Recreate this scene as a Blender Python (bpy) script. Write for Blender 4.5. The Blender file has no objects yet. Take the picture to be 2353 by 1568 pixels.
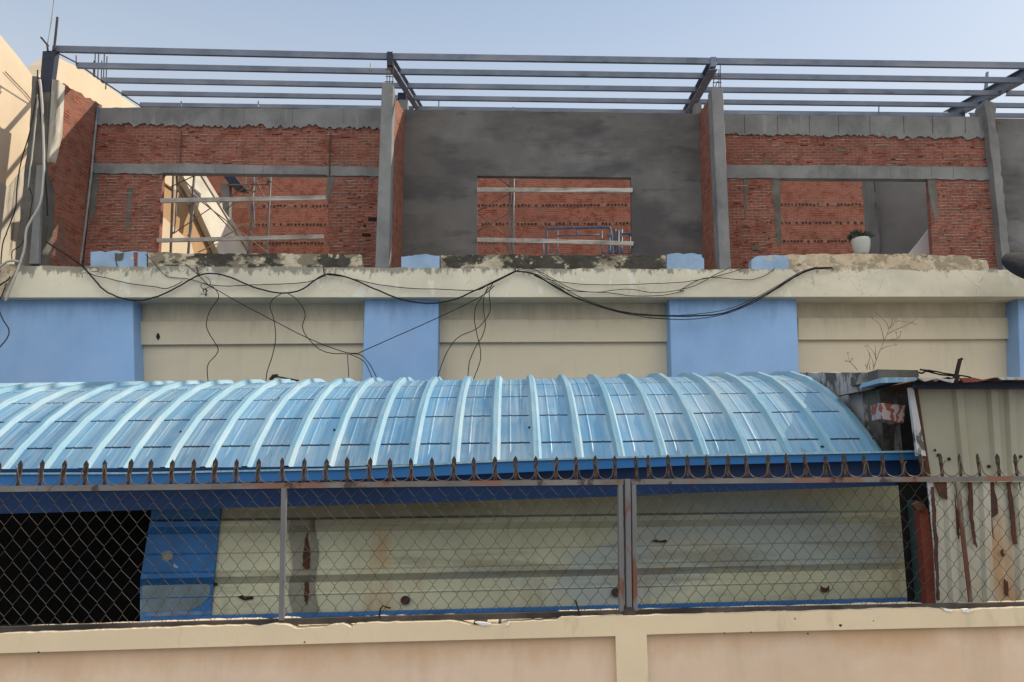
import bpy, bmesh, math, random
from mathutils import Vector, Matrix
random.seed(7)
S = bpy.context.scene
COL = S.collection
rad = math.radians
# ------------------------------------------------------------ camera
EYE = Vector((0, 0, 2.2)); FPX = 1746.0; PIT = rad(10.3); ROL = .009
_F = Vector((0, math.cos(PIT), math.sin(PIT))); _U0 = Vector((0, -math.sin(PIT), math.cos(PIT))); _R0 = Vector((1, 0, 0))
_R = _R0*math.cos(ROL) - _U0*math.sin(ROL); _U = _U0*math.cos(ROL) + _R0*math.sin(ROL)
cd = bpy.data.cameras.new('camera'); cam = bpy.data.objects.new('camera', cd); COL.objects.link(cam)
cd.sensor_width = 36; cd.lens = 36*FPX/2353; cd.clip_end = 3000; cd.clip_start = .05
cam.matrix_world = Matrix.Translation(EYE) @ Matrix((_R, _U, -_F)).transposed().to_4x4()
S.camera = cam
# ------------------------------------------------------------ light
SAZ, SEL = rad(61), rad(34)
W = bpy.data.worlds.new('World'); S.world = W; W.use_nodes = True
wn = W.node_tree; bg = wn.nodes['Background']
sk = wn.nodes.new('ShaderNodeTexSky'); sk.sky_type = 'NISHITA'; sk.sun_disc = False
sk.sun_elevation = SEL; sk.sun_rotation = SAZ; sk.air_density = 1.0; sk.dust_density = .8; sk.ozone_density = 2.0
hs = wn.nodes.new('ShaderNodeHueSaturation'); hs.inputs['Saturation'].default_value = .8; wn.links.new(sk.outputs[0], hs.inputs['Color'])
hz = wn.nodes.new('ShaderNodeMix'); hz.data_type = 'RGBA'; hz.inputs[0].default_value = .72; hz.inputs[7].default_value = (1.2, 1.62, 2.2, 1)   # even bright haze over the whole sky
wn.links.new(hs.outputs[0], hz.inputs[6])
# added cloud glow, unseen behind the camera, fills the shaded facade with light
wc = wn.nodes.new('ShaderNodeTexCoord'); sx = wn.nodes.new('ShaderNodeSeparateXYZ'); wn.links.new(wc.outputs['Generated'], sx.inputs[0])
nz = wn.nodes.new('ShaderNodeTexNoise'); nz.inputs['Scale'].default_value = 2.5; nz.inputs['Detail'].default_value = 6; wn.links.new(wc.outputs['Generated'], nz.inputs['Vector'])
ad = wn.nodes.new('ShaderNodeMath'); ad.operation = 'MULTIPLY_ADD'; wn.links.new(nz.outputs[0], ad.inputs[0]); ad.inputs[1].default_value = .6; wn.links.new(sx.outputs['Y'], ad.inputs[2])
mr = wn.nodes.new('ShaderNodeMapRange'); mr.interpolation_type = 'SMOOTHSTEP'; wn.links.new(ad.outputs[0], mr.inputs['Value'])
for nm, v in (('From Min', .35), ('From Max', -.25), ('To Min', 0), ('To Max', 1)): mr.inputs[nm].default_value = v
hi = wn.nodes.new('ShaderNodeMapRange'); hi.interpolation_type = 'SMOOTHSTEP'; wn.links.new(sx.outputs['Z'], hi.inputs['Value'])   # the added glow sits high, not down at the roofs
for nm, v in (('From Min', .12), ('From Max', .5), ('To Min', .12), ('To Max', 1)): hi.inputs[nm].default_value = v
mk = wn.nodes.new('ShaderNodeMath'); mk.operation = 'MULTIPLY'; wn.links.new(mr.outputs[0], mk.inputs[0]); wn.links.new(hi.outputs[0], mk.inputs[1])
cl = wn.nodes.new('ShaderNodeMix'); cl.data_type = 'RGBA'; cl.inputs[7].default_value = (7.2, 6.95, 6.5, 1)
hm = wn.nodes.new('ShaderNodeMapRange'); wn.links.new(sx.outputs['Z'], hm.inputs['Value'])   # the haze pales towards the horizon
for nm, v in (('From Min', .62), ('From Max', .36), ('To Min', 0), ('To Max', .62)): hm.inputs[nm].default_value = v
hw = wn.nodes.new('ShaderNodeMix'); hw.data_type = 'RGBA'; hw.inputs[7].default_value = (3.0, 3.15, 3.3, 1); wn.links.new(hm.outputs[0], hw.inputs[0]); wn.links.new(hz.outputs[2], hw.inputs[6])
wn.links.new(mk.outputs[0], cl.inputs[0]); wn.links.new(hw.outputs[2], cl.inputs[6]); wn.links.new(cl.outputs[2], bg.inputs[0]); bg.inputs[1].default_value = .15
sd = bpy.data.lights.new('sun', 'SUN'); sd.energy = 2.8; sd.angle = rad(.6); sd.color = (1, .87, .68)
sun = bpy.data.objects.new('sun', sd); COL.objects.link(sun)
SDIR = Vector((math.sin(SAZ)*math.cos(SEL), math.cos(SAZ)*math.cos(SEL), math.sin(SEL)))
sun.rotation_euler = SDIR.to_track_quat('Z', 'Y').to_euler(); sun.location = (6, 14, 14)
S.view_settings.view_transform = 'Standard'; S.view_settings.look = 'None'
S.view_settings.exposure = .78; S.view_settings.gamma = 1

# ------------------------------------------------------------ placing: a photo position -> a point on a real plane
def ray(x, y):
    return _F + _R*((x-1176.5)/FPX) - _U*((y-784)/FPX)
def P(x, y, D, yaw=.017):
    """point on the vertical plane Y = D + yaw*X"""
    d = ray(x, y); t = D/(d.y - yaw*d.x); return EYE + d*t
def PX(x, y, X):
    d = ray(x, y); return EYE + d*(X/d.x)
def lerp(a, b, t): return a + (b-a)*t
def pl(pts, x):
    for (x0, y0), (x1, y1) in zip(pts, pts[1:]):
        if x <= x1 or (x1, y1) == pts[-1]: return lerp(y0, y1, (x-x0)/(x1-x0))
def smooth(pts, n=6):
    out = []; m = len(pts)
    for i in range(m-1):
        p0, p1, p2, p3 = (Vector(pts[max(0, min(m-1, i+k))]) for k in (-1, 0, 1, 2))
        for j in range(n):
            t = j/n
            out.append(.5*((2*p1)+(p2-p0)*t+(2*p0-5*p1+4*p2-p3)*t*t+(3*p1-p0-3*p2+p3)*t**3))
    out.append(Vector(pts[-1])); return out
def jag(a, b, amp, step, rnd=random):
    """rough edge between two photo positions"""
    n = max(2, int(math.hypot(b[0]-a[0], b[1]-a[1])/step)); out = []; o = 0
    for i in range(n):
        o = o*.5 + rnd.uniform(-amp, amp)
        if i == 0: o = 0
        dx, dy = (b[0]-a[0])/n, (b[1]-a[1])/n; L = math.hypot(dx, dy)
        k = i + (rnd.uniform(-.35, .35) if i else 0)
        out.append((a[0]+dx*k-dy/L*o, a[1]+dy*k+dx/L*o))
    return out

class MB:
    def __init__(s): s.v = []; s.f = []; s.m = []
    def face(s, pts, mi=0):
        b = len(s.v); s.v += [Vector(p) for p in pts]; s.f.append(list(range(b, b+len(pts)))); s.m.append(mi)
    def hexa(s, a, b, mi=0):
        """a: 4 pts front loop, b: 4 pts back loop"""
        k = len(s.v); n = len(a); s.v += [Vector(p) for p in a]+[Vector(p) for p in b]
        s.f.append(list(range(k, k+n))); s.f.append(list(range(k+2*n-1, k+n-1, -1)))
        for i in range(n):
            j = (i+1) % n; s.f.append([k+i, k+n+i, k+n+j, k+j])
        s.m += [mi]*(n+2)
    def ext(s, pts, d, mi=0): s.hexa(pts, [Vector(p)+Vector(d) for p in pts], mi)
    def box(s, c, h, mi=0):
        x, y, z = c; a, b, e = h
        s.hexa([(x-a, y-b, z-e), (x+a, y-b, z-e), (x+a, y-b, z+e), (x-a, y-b, z+e)],
               [(x-a, y+b, z-e), (x+a, y+b, z-e), (x+a, y+b, z+e), (x-a, y+b, z+e)], mi)
    def bar(s, p, q, w, h, up=(0, 0, 1), mi=0):
        p = Vector(p); q = Vector(q); d = (q-p).normalized(); sd_ = d.cross(Vector(up)).normalized()*w/2; u = sd_.cross(d).normalized()*h/2
        s.hexa([p-sd_-u, p+sd_-u, p+sd_+u, p-sd_+u], [q-sd_-u, q+sd_-u, q+sd_+u, q-sd_+u], mi)
    def tube(s, pts, r, n=6, mi=0, taper=1.0):
        pts = [Vector(p) for p in pts]; k = len(s.v); m = len(pts); up = Vector((.13, .31, .94))
        for i, p in enumerate(pts):
            d = (pts[min(i+1, m-1)]-pts[max(i-1, 0)]).normalized()
            if abs(d.dot(up)) > .95: up = Vector((.9, .3, .1))
            a = d.cross(up).normalized(); b = a.cross(d).normalized(); rr = r*lerp(1, taper, i/(m-1))
            for j in range(n):
                t = 2*math.pi*j/n; s.v.append(p+a*math.cos(t)*rr+b*math.sin(t)*rr)
        for i in range(m-1):
            for j in range(n):
                j2 = (j+1) % n; s.f.append([k+i*n+j, k+i*n+j2, k+(i+1)*n+j2, k+(i+1)*n+j]); s.m.append(mi)
        s.f.append([k+j for j in range(n)][::-1]); s.f.append([k+(m-1)*n+j for j in range(n)]); s.m += [mi, mi]
    def build(s, name, mats, parent=None, smooth=False, bevel=0, base=None):
        if not isinstance(mats, (list, tuple)): mats = [mats]
        bs = Vector(parent.location) if parent is not None and parent.type == 'EMPTY' else Vector((0, 0, 0))
        if parent is not None and parent.type != 'EMPTY': bs = Vector(parent['_b'])
        if base is not None: bs = Vector(base)
        me = bpy.data.meshes.new(name); me.from_pydata([v-bs for v in s.v], [], s.f)
        for m_ in mats: me.materials.append(m_)
        for p_, mi in zip(me.polygons, s.m): p_.material_index = mi; p_.use_smooth = smooth
        bm = bmesh.new(); bm.from_mesh(me)
        bmesh.ops.remove_doubles(bm, verts=bm.verts, dist=1e-5)
        bmesh.ops.recalc_face_normals(bm, faces=bm.faces)
        if bevel: bmesh.ops.bevel(bm, geom=[e for e in bm.edges if len(e.link_faces) == 2 and e.calc_face_angle(0) > .5], offset=bevel, segments=1, affect='EDGES')
        uv = bm.loops.layers.uv.new('UVMap')
        for f in bm.faces:
            n = f.normal; a = (abs(n.x), abs(n.y), abs(n.z))
            for l in f.loops:
                c = l.vert.co + bs
                if a[2] > a[0] and a[2] > a[1]: l[uv].uv = (c.x, c.y)
                elif a[0] > a[1]: l[uv].uv = (c.y, c.z)
                else: l[uv].uv = (c.x, c.z)
        bm.to_mesh(me); bm.free()
        o = bpy.data.objects.new(name, me); COL.objects.link(o)
        o['_b'] = list(bs)
        if parent is not None:
            o.parent = parent
        elif base is not None: o.location = bs
        return o
def thing(name, label, cat, base, group=None):
    o = bpy.data.objects.new(name, None); COL.objects.link(o); o.empty_display_size = .2
    o.location = base; tag(o, label, cat, group); return o
def tag(o, label=None, cat=None, group=None, kind=None):
    if label: o['label'] = label
    if cat: o['category'] = cat
    if group: o['group'] = group
    if kind: o['kind'] = kind
    return o
def slab(name, px, D, thick, mat, parent, yaw=.017, bevel=0, label=None):
    """a photo outline laid on a vertical plane at distance D and given its real thickness"""
    m = MB(); n = Vector((-yaw, 1, 0)).normalized()*thick
    m.ext([P(x, y, D, yaw) for x, y in px], n)
    o = m.build(name, mat, parent, bevel=bevel)
    if label: o['label'] = label
    return o
def rect(x0, y0, x1, y1): return [(x0, y0), (x1, y0), (x1, y1), (x0, y1)]

# ------------------------------------------------------------ materials
class NT:
    def __init__(s, name):
        s.m = bpy.data.materials.new(name); s.m.use_nodes = True; s.t = s.m.node_tree
        s.b = s.t.nodes['Principled BSDF']; s.co = s.t.nodes.new('ShaderNodeTexCoord')
    def n(s, typ, **kw):
        o = s.t.nodes.new(typ)
        for k, v in kw.items(): setattr(o, k, v)
        return o
    def l(s, a, b): s.t.links.new(a, b)
    def coord(s, stretch=(1, 1, 1), out='Object', off=(0, 0, 0)):
        mp = s.n('ShaderNodeMapping'); mp.inputs['Scale'].default_value = stretch; mp.inputs['Location'].default_value = off
        s.l(s.co.outputs[out], mp.inputs[0]); return mp.outputs[0]
    def noise(s, scale, stretch=(1, 1, 1), detail=4, rough=.6, off=(0, 0, 0), dist=0):
        t = s.n('ShaderNodeTexNoise'); t.inputs['Scale'].default_value = scale; t.inputs['Detail'].default_value = detail
        t.inputs['Roughness'].default_value = rough; t.inputs['Distortion'].default_value = dist
        s.l(s.coord(stretch, off=off), t.inputs['Vector']); return t.outputs[0]
    def ramp(s, v, a, b, ca=(0, 0, 0, 1), cb=(1, 1, 1, 1)):
        r = s.n('ShaderNodeValToRGB'); r.color_ramp.elements[0].position = a; r.color_ramp.elements[1].position = b
        r.color_ramp.elements[0].color = ca; r.color_ramp.elements[1].color = cb
        s.l(v, r.inputs[0]); return r.outputs[0]
    def mix(s, f, a, b, mode='MIX'):
        m = s.n('ShaderNodeMix', data_type='RGBA', blend_type=mode)
        for sock, v in ((m.inputs[0], f), (m.inputs[6], a), (m.inputs[7], b)):
            if isinstance(v, (int, float)): sock.default_value = v
            elif isinstance(v, tuple): sock.default_value = (*v, 1) if len(v) == 3 else v
            else: s.l(v, sock)
        return m.outputs[2]
    def bump(s, h, strength, dist=.01):
        b = s.n('ShaderNodeBump'); b.inputs['Strength'].default_value = strength; b.inputs['Distance'].default_value = dist
        s.l(h, b.inputs['Height']); s.l(b.outputs[0], s.b.inputs['Normal'])
def wm(name, c, rough=.85, var=.18, vs=1.3, spots=(), bump=.25, bs=40, metal=0, bd=.006, crack=None, zg=None):
    """worn surface: base colour, broad variation, and stains (colour, scale, threshold, softness, stretch, strength)"""
    t = NT(name); lo = tuple(x*(1-var) for x in c); hi = tuple(min(1, x*(1+var*.7)) for x in c)
    col = t.mix(t.ramp(t.noise(vs, detail=6), .35, .65), lo, hi)
    f2 = t.ramp(t.noise(vs*14, detail=5, rough=.7), .3, .75)
    col = t.mix(t.mix(1, f2, (var*.9,)*3, 'MULTIPLY'), col, tuple(x*.72 for x in c))
    for i, sp in enumerate(spots):
        cc, sc, th, so, st, k = sp
        f = t.ramp(t.noise(sc, st, detail=7, rough=.62, off=(i*7.3+1, i*3.1, i*5.7)), th, th+so)
        col = t.mix(t.mix(1, f, (k,)*3, 'MULTIPLY'), col, cc)
    if zg:   # grime that gathers along an edge: (z where it is thickest, z where it ends, colour, noise scale, stretch)
        sp = t.n('ShaderNodeSeparateXYZ'); t.l(t.co.outputs['Object'], sp.inputs[0])
        mr = t.n('ShaderNodeMapRange'); t.l(sp.outputs['Z'], mr.inputs['Value']); mr.inputs['From Min'].default_value = zg[1]; mr.inputs['From Max'].default_value = zg[0]; mr.inputs['To Min'].default_value = -.22; mr.inputs['To Max'].default_value = .16
        a = t.n('ShaderNodeMath', operation='ADD'); t.l(mr.outputs[0], a.inputs[0]); t.l(t.noise(zg[3], zg[4], detail=8, rough=.7, off=(5, 5, 5)), a.inputs[1])
        col = t.mix(t.mix(1, t.ramp(a.outputs[0], zg[5], zg[6]), (zg[7],)*3, 'MULTIPLY'), col, zg[2])
    if crack:  # hairline cracks: (cell scale, width, mask threshold, strength)
        v = t.n('ShaderNodeTexVoronoi', feature='DISTANCE_TO_EDGE'); v.inputs['Scale'].default_value = crack[0]
        ds = t.n('ShaderNodeTexNoise'); ds.inputs['Scale'].default_value = 6; ds.inputs['Detail'].default_value = 5; cv = t.coord(); t.l(cv, ds.inputs['Vector'])
        mv = t.n('ShaderNodeMix', data_type='RGBA', blend_type='LINEAR_LIGHT'); mv.inputs[0].default_value = .12; t.l(cv, mv.inputs[6]); t.l(ds.outputs['Color'], mv.inputs[7]); t.l(mv.outputs[2], v.inputs['Vector'])
        ln = t.ramp(v.outputs['Distance'], crack[1]*.4, crack[1], (1, 1, 1, 1), (0, 0, 0, 1)); mk = t.ramp(t.noise(1.1, detail=3, off=(2, 8, 4)), crack[2], crack[2]+.06)
        col = t.mix(t.mix(1, t.mix(1, ln, mk, 'MULTIPLY'), (crack[3],)*3, 'MULTIPLY'), col, tuple(x*.3 for x in c))
    t.l(col, t.b.inputs['Base Color']); t.b.inputs['Metallic'].default_value = metal
    rr = t.ramp(t.noise(vs*5, detail=4, off=(9, 9, 9)), .3, .7, (rough*.82,)*3+(1,), (min(1, rough*1.12),)*3+(1,))
    t.l(rr, t.b.inputs['Roughness'])
    t.b.inputs['Specular IOR Level'].default_value = .22
    if bump: t.bump(t.noise(bs, detail=8, rough=.65), bump, bd)
    return t.m
def brick(name, c1, c2, mortar, bw=.165, bh=.057, grime=.4, ms=.009):
    t = NT(name); uv = t.coord(out='UV')
    dn = t.n('ShaderNodeTexNoise'); dn.inputs['Scale'].default_value = 5; dn.inputs['Detail'].default_value = 4; t.l(uv, dn.inputs['Vector'])
    sub = t.n('ShaderNodeVectorMath', operation='SUBTRACT'); t.l(dn.outputs['Color'], sub.inputs[0]); sub.inputs[1].default_value = (.5, .5, .5)
    scl = t.n('ShaderNodeVectorMath', operation='SCALE'); t.l(sub.outputs[0], scl.inputs[0]); scl.inputs['Scale'].default_value = .013
    add = t.n('ShaderNodeVectorMath', operation='ADD'); t.l(uv, add.inputs[0]); t.l(scl.outputs[0], add.inputs[1])
    b = t.n('ShaderNodeTexBrick'); t.l(add.outputs[0], b.inputs['Vector']); b.offset = .5
    b.inputs['Scale'].default_value = 1; b.inputs['Brick Width'].default_value = bw; b.inputs['Row Height'].default_value = bh
    b.inputs['Mortar Size'].default_value = ms; b.inputs['Mortar Smooth'].default_value = .25
    b.inputs['Color1'].default_value = (*c1, 1); b.inputs['Color2'].default_value = (*c2, 1)
    mm = t.mix(t.ramp(t.noise(5, detail=4), .36, .52), (.03, .02, .016), mortar)
    t.l(mm, b.inputs['Mortar'])
    col = t.mix(t.mix(1, t.ramp(t.noise(60, detail=4), .35, .8), (.45,)*3, 'MULTIPLY'), b.outputs['Color'], tuple(x*.55 for x in c1))
    sm = t.ramp(t.noise(1.6, detail=8, rough=.7, off=(3, 1, 2)), .54, .68)
    col = t.mix(t.mix(1, sm, (grime,)*3, 'MULTIPLY'), col, tuple(x*.6 for x in mortar))
    sm2 = t.ramp(t.noise(.8, detail=5, rough=.6, off=(13, 1, 2)), .45, .7)
    col = t.mix(t.mix(1, sm2, (.5,)*3, 'MULTIPLY'), col, tuple(x*.62 for x in c2))
    t.l(col, t.b.inputs['Base Color']); t.b.inputs['Roughness'].default_value = .92
    inv = t.n('ShaderNodeMath', operation='SUBTRACT'); inv.inputs[0].default_value = 1; t.l(b.outputs['Fac'], inv.inputs[1])
    h = t.n('ShaderNodeMath', operation='MULTIPLY_ADD'); t.l(t.noise(30, detail=6), h.inputs[0]); h.inputs[1].default_value = .7; t.l(inv.outputs[0], h.inputs[2])
    t.bump(h.outputs[0], .55, .010)
    return t.m
V = (1, 1, .14); Hh = (.2, 1, 1)
M = {}
M['brick'] = brick('brick_red', (.29, .078, .046), (.17, .048, .032), (.21, .18, .155))
M['brick2'] = brick('brick_bright', (.36, .098, .055), (.25, .07, .042), (.23, .18, .15), grime=.3)
M['brickp'] = brick('brick_rough', (.36, .10, .05), (.22, .06, .035), (.16, .13, .11), grime=.75, bw=.2, ms=.011)
M['hole'] = wm('dark_hole', (.02, .014, .012), var=.2)
M['mortarl'] = wm('squeezed_mortar', (.30, .27, .24), var=.3, vs=8)
M['holeb'] = wm('hollow_brick_shade', (.06, .032, .025), var=.3)
M['mortar'] = wm('mortar_row', (.26, .13, .095), var=.4, vs=8)
M['conc'] = wm('grey_concrete', (.19, .195, .2), var=.22, vs=1.6, bump=.4, spots=(((.10, .10, .105), 2.2, .52, .14, (1, 1, .6), .6), ((.28, .28, .27), 5, .6, .1, V, .5)))
M['conc_d'] = wm('dark_concrete', (.115, .108, .098), var=.3, vs=2.5, bump=.5, spots=(((.2, .19, .17), 3, .55, .1, V, .6), ((.04, .038, .035), 6, .58, .1, V, .6)))
M['plaster'] = wm('wet_grey_plaster', (.125, .12, .118), var=.2, vs=.8, bump=.35, bs=10, spots=(((.20, .205, .215), .42, .50, .16, (1, 1, .8), .7), ((.062, .061, .066), .8, .49, .14, (.5, 1, 1.3), .8), ((.15, .15, .155), 2.2, .56, .15, (.35, 1, 1.5), .5), ((.055, .055, .06), 1.9, .60, .06, (.5, 1, 2.2), .5)))
M['plaster2'] = wm('dry_grey_plaster', (.21, .21, .215), var=.15, vs=.8, bump=.2, bs=12, spots=(((.15, .15, .155), .8, .5, .2, (1, 1, 1), .6),))
M['ledge'] = wm('aged_cream_paint', (.61, .575, .465), var=.09, vs=.9, bump=.3, bs=14, spots=(((.66, .66, .6), 4, .60, .03, (1, 1, .5), .7), ((.25, .225, .175), 5, .66, .05, (1, 1, .28), .6), ((.42, .40, .34), 1.3, .50, .2, (.6, 1, 1), .6)), crack=(1.9, .0045, .52, .7), zg=(5.62, 5.36, (.20, .19, .16), 9, (1, 1, .45), .52, .60, .85))
M['mould'] = wm('mouldy_cream_render', (.50, .45, .34), var=.25, vs=3, bump=1, bs=16, bd=.03, spots=(((.17, .145, .105), 4.5, .47, .05, (.8, 1, 1), .85), ((.035, .034, .03), 2.3, .475, .05, (.7, 1, 1.3), .93), ((.5, .46, .36), 7, .62, .02, (1, 1, 1), .8)))
M['mould2'] = wm('flaking_cream_render', (.52, .43, .31), var=.2, vs=3, bump=1, bs=16, bd=.03, spots=(((.25, .215, .15), 5, .50, .05, (.8, 1, 1), .75), ((.075, .07, .055), 2.3, .62, .05, (.7, 1, 1.2), .85), ((.6, .55, .46), 6, .6, .02, (1, 1, 1), .7)))
M['blue'] = wm('light_blue_paint', (.24, .40, .66), var=.10, vs=.6, bump=.12, bs=12, spots=(((.18, .31, .54), .9, .50, .2, (1, 1, .5), .5), ((.29, .40, .60), .5, .5, .2, (1, 1, 1), .5)), crack=(.9, .004, .6, .5), zg=(5.12, 4.35, (.13, .19, .32), 5, (1, 1, .2), .50, .72, .4))
M['blue_chip'] = wm('chipped_blue_paint', (.27, .39, .56), var=.2, vs=2, bump=.5, bs=14, spots=(((.45, .42, .34), 4, .62, .03, (1, 1, 1), .9), ((.25, .42, .5), 2, .6, .1, (1, 1, 1), .5)))
M['cream'] = wm('cream_wall_paint', (.55, .49, .375), var=.06, vs=.6, bump=.15, bs=16, spots=(((.44, .40, .32), .9, .5, .25, (.5, 1, 1), .5), ((.40, .37, .31), 3.5, .56, .12, V, .3)), zg=(5.12, 4.3, (.27, .24, .19), 5, (1, 1, .2), .48, .72, .4))
M['ncream'] = wm('neighbour_cream_paint', (.60, .50, .37), var=.08, vs=.8, bump=.3, bs=14, spots=(((.52, .45, .35), 1.4, .56, .12, V, .3), ((.42, .22, .15), 2.2, .68, .03, (1, 1, 1), .5), ((.12, .11, .1), 4, .74, .03, (1, 1, .3), .6)))
M['ngrey'] = wm('weathered_cream_paint', (.47, .44, .38), var=.15, vs=1.2, bump=.5, bs=14, spots=(((.15, .14, .13), 3, .57, .08, V, .8), ((.30, .28, .25), 2, .5, .15, V, .6)))
M['stairw'] = wm('whitish_stair_paint', (.66, .63, .55), var=.12, vs=1, spots=(((.42, .40, .36), 1.6, .54, .1, (1, .4, .6), .6),))
M['tan'] = wm('tan_wall_paint', (.42, .27, .15), var=.12, vs=.8, bump=.15)
M['steel'] = wm('blue_grey_steel', (.135, .165, .23), rough=.5, var=.2, vs=2, bump=.1, spots=(((.22, .24, .28), 1.6, .52, .12, (.3, 1, 1), .65), ((.05, .055, .08), 3, .6, .1, (.4, 1, 1), .6)))
M['steel_d'] = wm('dark_blue_steel', (.018, .026, .055), rough=.5, var=.3, vs=3, bump=.1)
M['rebar'] = wm('rusty_rebar', (.07, .055, .05), rough=.8, var=.3, vs=8)
M['scaf'] = wm('scaffold_steel', (.22, .22, .22), rough=.5, var=.3, vs=3, spots=(((.05, .10, .25), 1.5, .55, .05, (1, 1, 1), .7), ((.15, .08, .05), 4, .58, .1, (1, 1, 1), .6)))
M['scafb'] = wm('blue_scaffold_paint', (.07, .11, .19), rough=.5, var=.3, vs=4, spots=(((.25, .25, .27), 6, .58, .05, (1, 1, 1), .7),))
M['brace'] = wm('rusty_brace', (.25, .17, .12), rough=.7, var=.3, vs=4)
M['wood'] = wm('grey_weathered_wood', (.30, .28, .26), var=.35, vs=4, bump=.6, bs=8, spots=(((.5, .49, .46), 4, .52, .05, (.1, 1, 2), .7), ((.12, .09, .07), 5, .58, .08, (.15, 1, 2), .7)))
def roofmat(nm='sun_bleached_blue_sheet', k=1.0, ca=(.10, .25, .41), cb=(.145, .30, .44), ro=.48):
    t = NT(nm)
    col = t.mix(t.ramp(t.noise(.8, (1, .15, .15), detail=6), .38, .62), tuple(q*k for q in ca), tuple(q*k for q in cb))
    col = t.mix(t.mix(1, t.ramp(t.noise(26, (1, .04, .04), detail=3), .5, .60), (.30,)*3, 'MULTIPLY'), col, (.42, .53, .58))
    col = t.mix(t.mix(1, t.ramp(t.noise(3.5, (1, .6, .6), detail=8, rough=.75, off=(8, 1, 4)), .45, .75), (.45,)*3, 'MULTIPLY'), col, (.34, .37, .38))
    col = t.mix(t.mix(1, t.ramp(t.noise(1.1, detail=5, off=(4, 4, 4)), .52, .7), (.45,)*3, 'MULTIPLY'), col, (.33, .42, .48))
    col = t.mix(t.mix(1, t.ramp(t.noise(9, (1, .3, .3), detail=6, off=(2, 4, 4)), .68, .72), (.7,)*3, 'MULTIPLY'), col, (.18, .15, .13))
    t.l(col, t.b.inputs['Base Color']); t.b.inputs['Roughness'].default_value = ro
    t.b.inputs['Specular IOR Level'].default_value = .5
    t.bump(t.noise(5, (1, .5, .5), detail=4), .4, .03)
    return t.m
M['roof'] = roofmat(); M['roof2'] = roofmat('sun_bleached_blue_sheet_pale', 1.14); M['roof3'] = roofmat('sun_bleached_blue_sheet_deep', .88); M['ribm'] = roofmat('pale_rib_and_lit_lip', 1.0, (.125, .29, .41), (.16, .33, .44), .6)  # paler rib colour, also used to paint the gutter lip's lit edge
M['seam'] = wm('seam_lip_shadow', (.03, .05, .08), var=.3, vs=6)  # dark colour paints the shadow beneath each sheet's lip
M['gutter'] = wm('blue_gutter_metal', (.018, .115, .32), rough=.5, var=.1, vs=1, bump=.08, bs=5)
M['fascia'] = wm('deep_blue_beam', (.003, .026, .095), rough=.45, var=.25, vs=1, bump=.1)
M['dark'] = wm('interior_shade_black', (.006, .006, .007), rough=.95, var=.3)  # near-black colour stands in for the shade of enclosed spaces
M['sheet'] = wm('dull_cream_sheet_metal', (.42, .435, .325), rough=.5, var=.16, vs=1.2, bump=.1, bs=6, spots=(((.27, .33, .36), 1.3, .52, .08, (.35, 1, 1), .75), ((.36, .19, .07), 2.2, .58, .12, (1.3, 1, .25), .65), ((.38, .38, .29), 4, .58, .06, (.2, 1, 1), .5), ((.10, .04, .02), 5, .70, .02, (1, 1, 1), .9), ((.27, .26, .19), 4, .55, .1, (1.4, 1, .16), .6), ((.20, .19, .14), 2.4, .54, .06, (.15, 1, 1.2), .6)))
M['sheetb'] = wm('worn_blue_sheet_metal', (.024, .115, .31), rough=.45, var=.3, vs=2, bump=.1, bs=6, spots=(((.22, .26, .27), 1.7, .56, .08, (.5, 1, 1), .8), ((.3, .32, .3), 7, .68, .02, (1, 1, 1), .9)))
M['sheetgb'] = wm('bare_grey_blue_metal', (.12, .17, .20), rough=.55, var=.3, vs=3, spots=(((.40, .40, .36), 5, .64, .03, (1, 1, .6), .8), ((.05, .04, .035), 6, .66, .02, (1, 1, 1), .8)))
M['sheetg'] = wm('grey_rusty_patch', (.20, .20, .165), rough=.55, var=.25, vs=2, bump=.2, spots=(((.10, .035, .02), 2.1, .53, .05, (1.3, 1, .22), .95),))
M['shed'] = wm('faded_olive_cream_sheet', (.28, .28, .225), rough=.55, var=.16, vs=1.3, bump=.1, bs=6, spots=(((.26, .28, .28), 1.6, .54, .08, (1, 1, .8), .8), ((.31, .27, .13), .9, .55, .2, (1, 1, .5), .5), ((.035, .025, .02), 5, .70, .02, (1, 1, .8), .95)))
M['shedr'] = wm('rust_eaten_cream_sheet', (.35, .345, .285), rough=.6, var=.2, vs=1.3, bump=.2, bs=6, spots=(((.36, .36, .32), 2, .5, .06, (1, 1, .3), .7), ((.32, .17, .07), 2.4, .58, .08, (1, 1, .18), .7), ((.05, .022, .015), 3.1, .60, .02, (1.4, 1, .17), .97)))
M['rust'] = wm('dark_rust', (.075, .032, .02), rough=.9, var=.35, vs=5, bump=.6, spots=(((.045, .025, .02), 5, .5, .1, (1, 1, 1), .8),))
M['tealp'] = wm('dark_teal_paint', (.02, .05, .055), rough=.6)
M['redpost'] = wm('red_oxide_paint', (.17, .045, .03), rough=.6, var=.2, vs=3)
M['trimb'] = wm('blue_base_trim', (.03, .13, .36), rough=.4, var=.2, vs=2, spots=(((.02, .04, .09), 2, .55, .1, (.3, 1, 1), .6),))
M['galv'] = wm('grey_flashing', (.36, .38, .40), rough=.5, var=.2, vs=3, spots=(((.04, .035, .03), 6, .62, .03, (1, 1, .5), .9),))
M['fence'] = wm('grey_paint_over_rust', (.15, .142, .138), rough=.65, var=.25, vs=3, bump=.4, spots=(((.19, .085, .055), 2.6, .56, .05, (.8, 1, 1.4), .8), ((.05, .03, .024), 5, .58, .04, (1, 1, .6), .85)))
M['fencep'] = wm('grey_post_paint', (.145, .147, .158), rough=.55, var=.15, vs=3, bump=.25, spots=(((.14, .055, .035), 4.5, .56, .04, (1.5, 1, .5), .9),))
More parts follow.
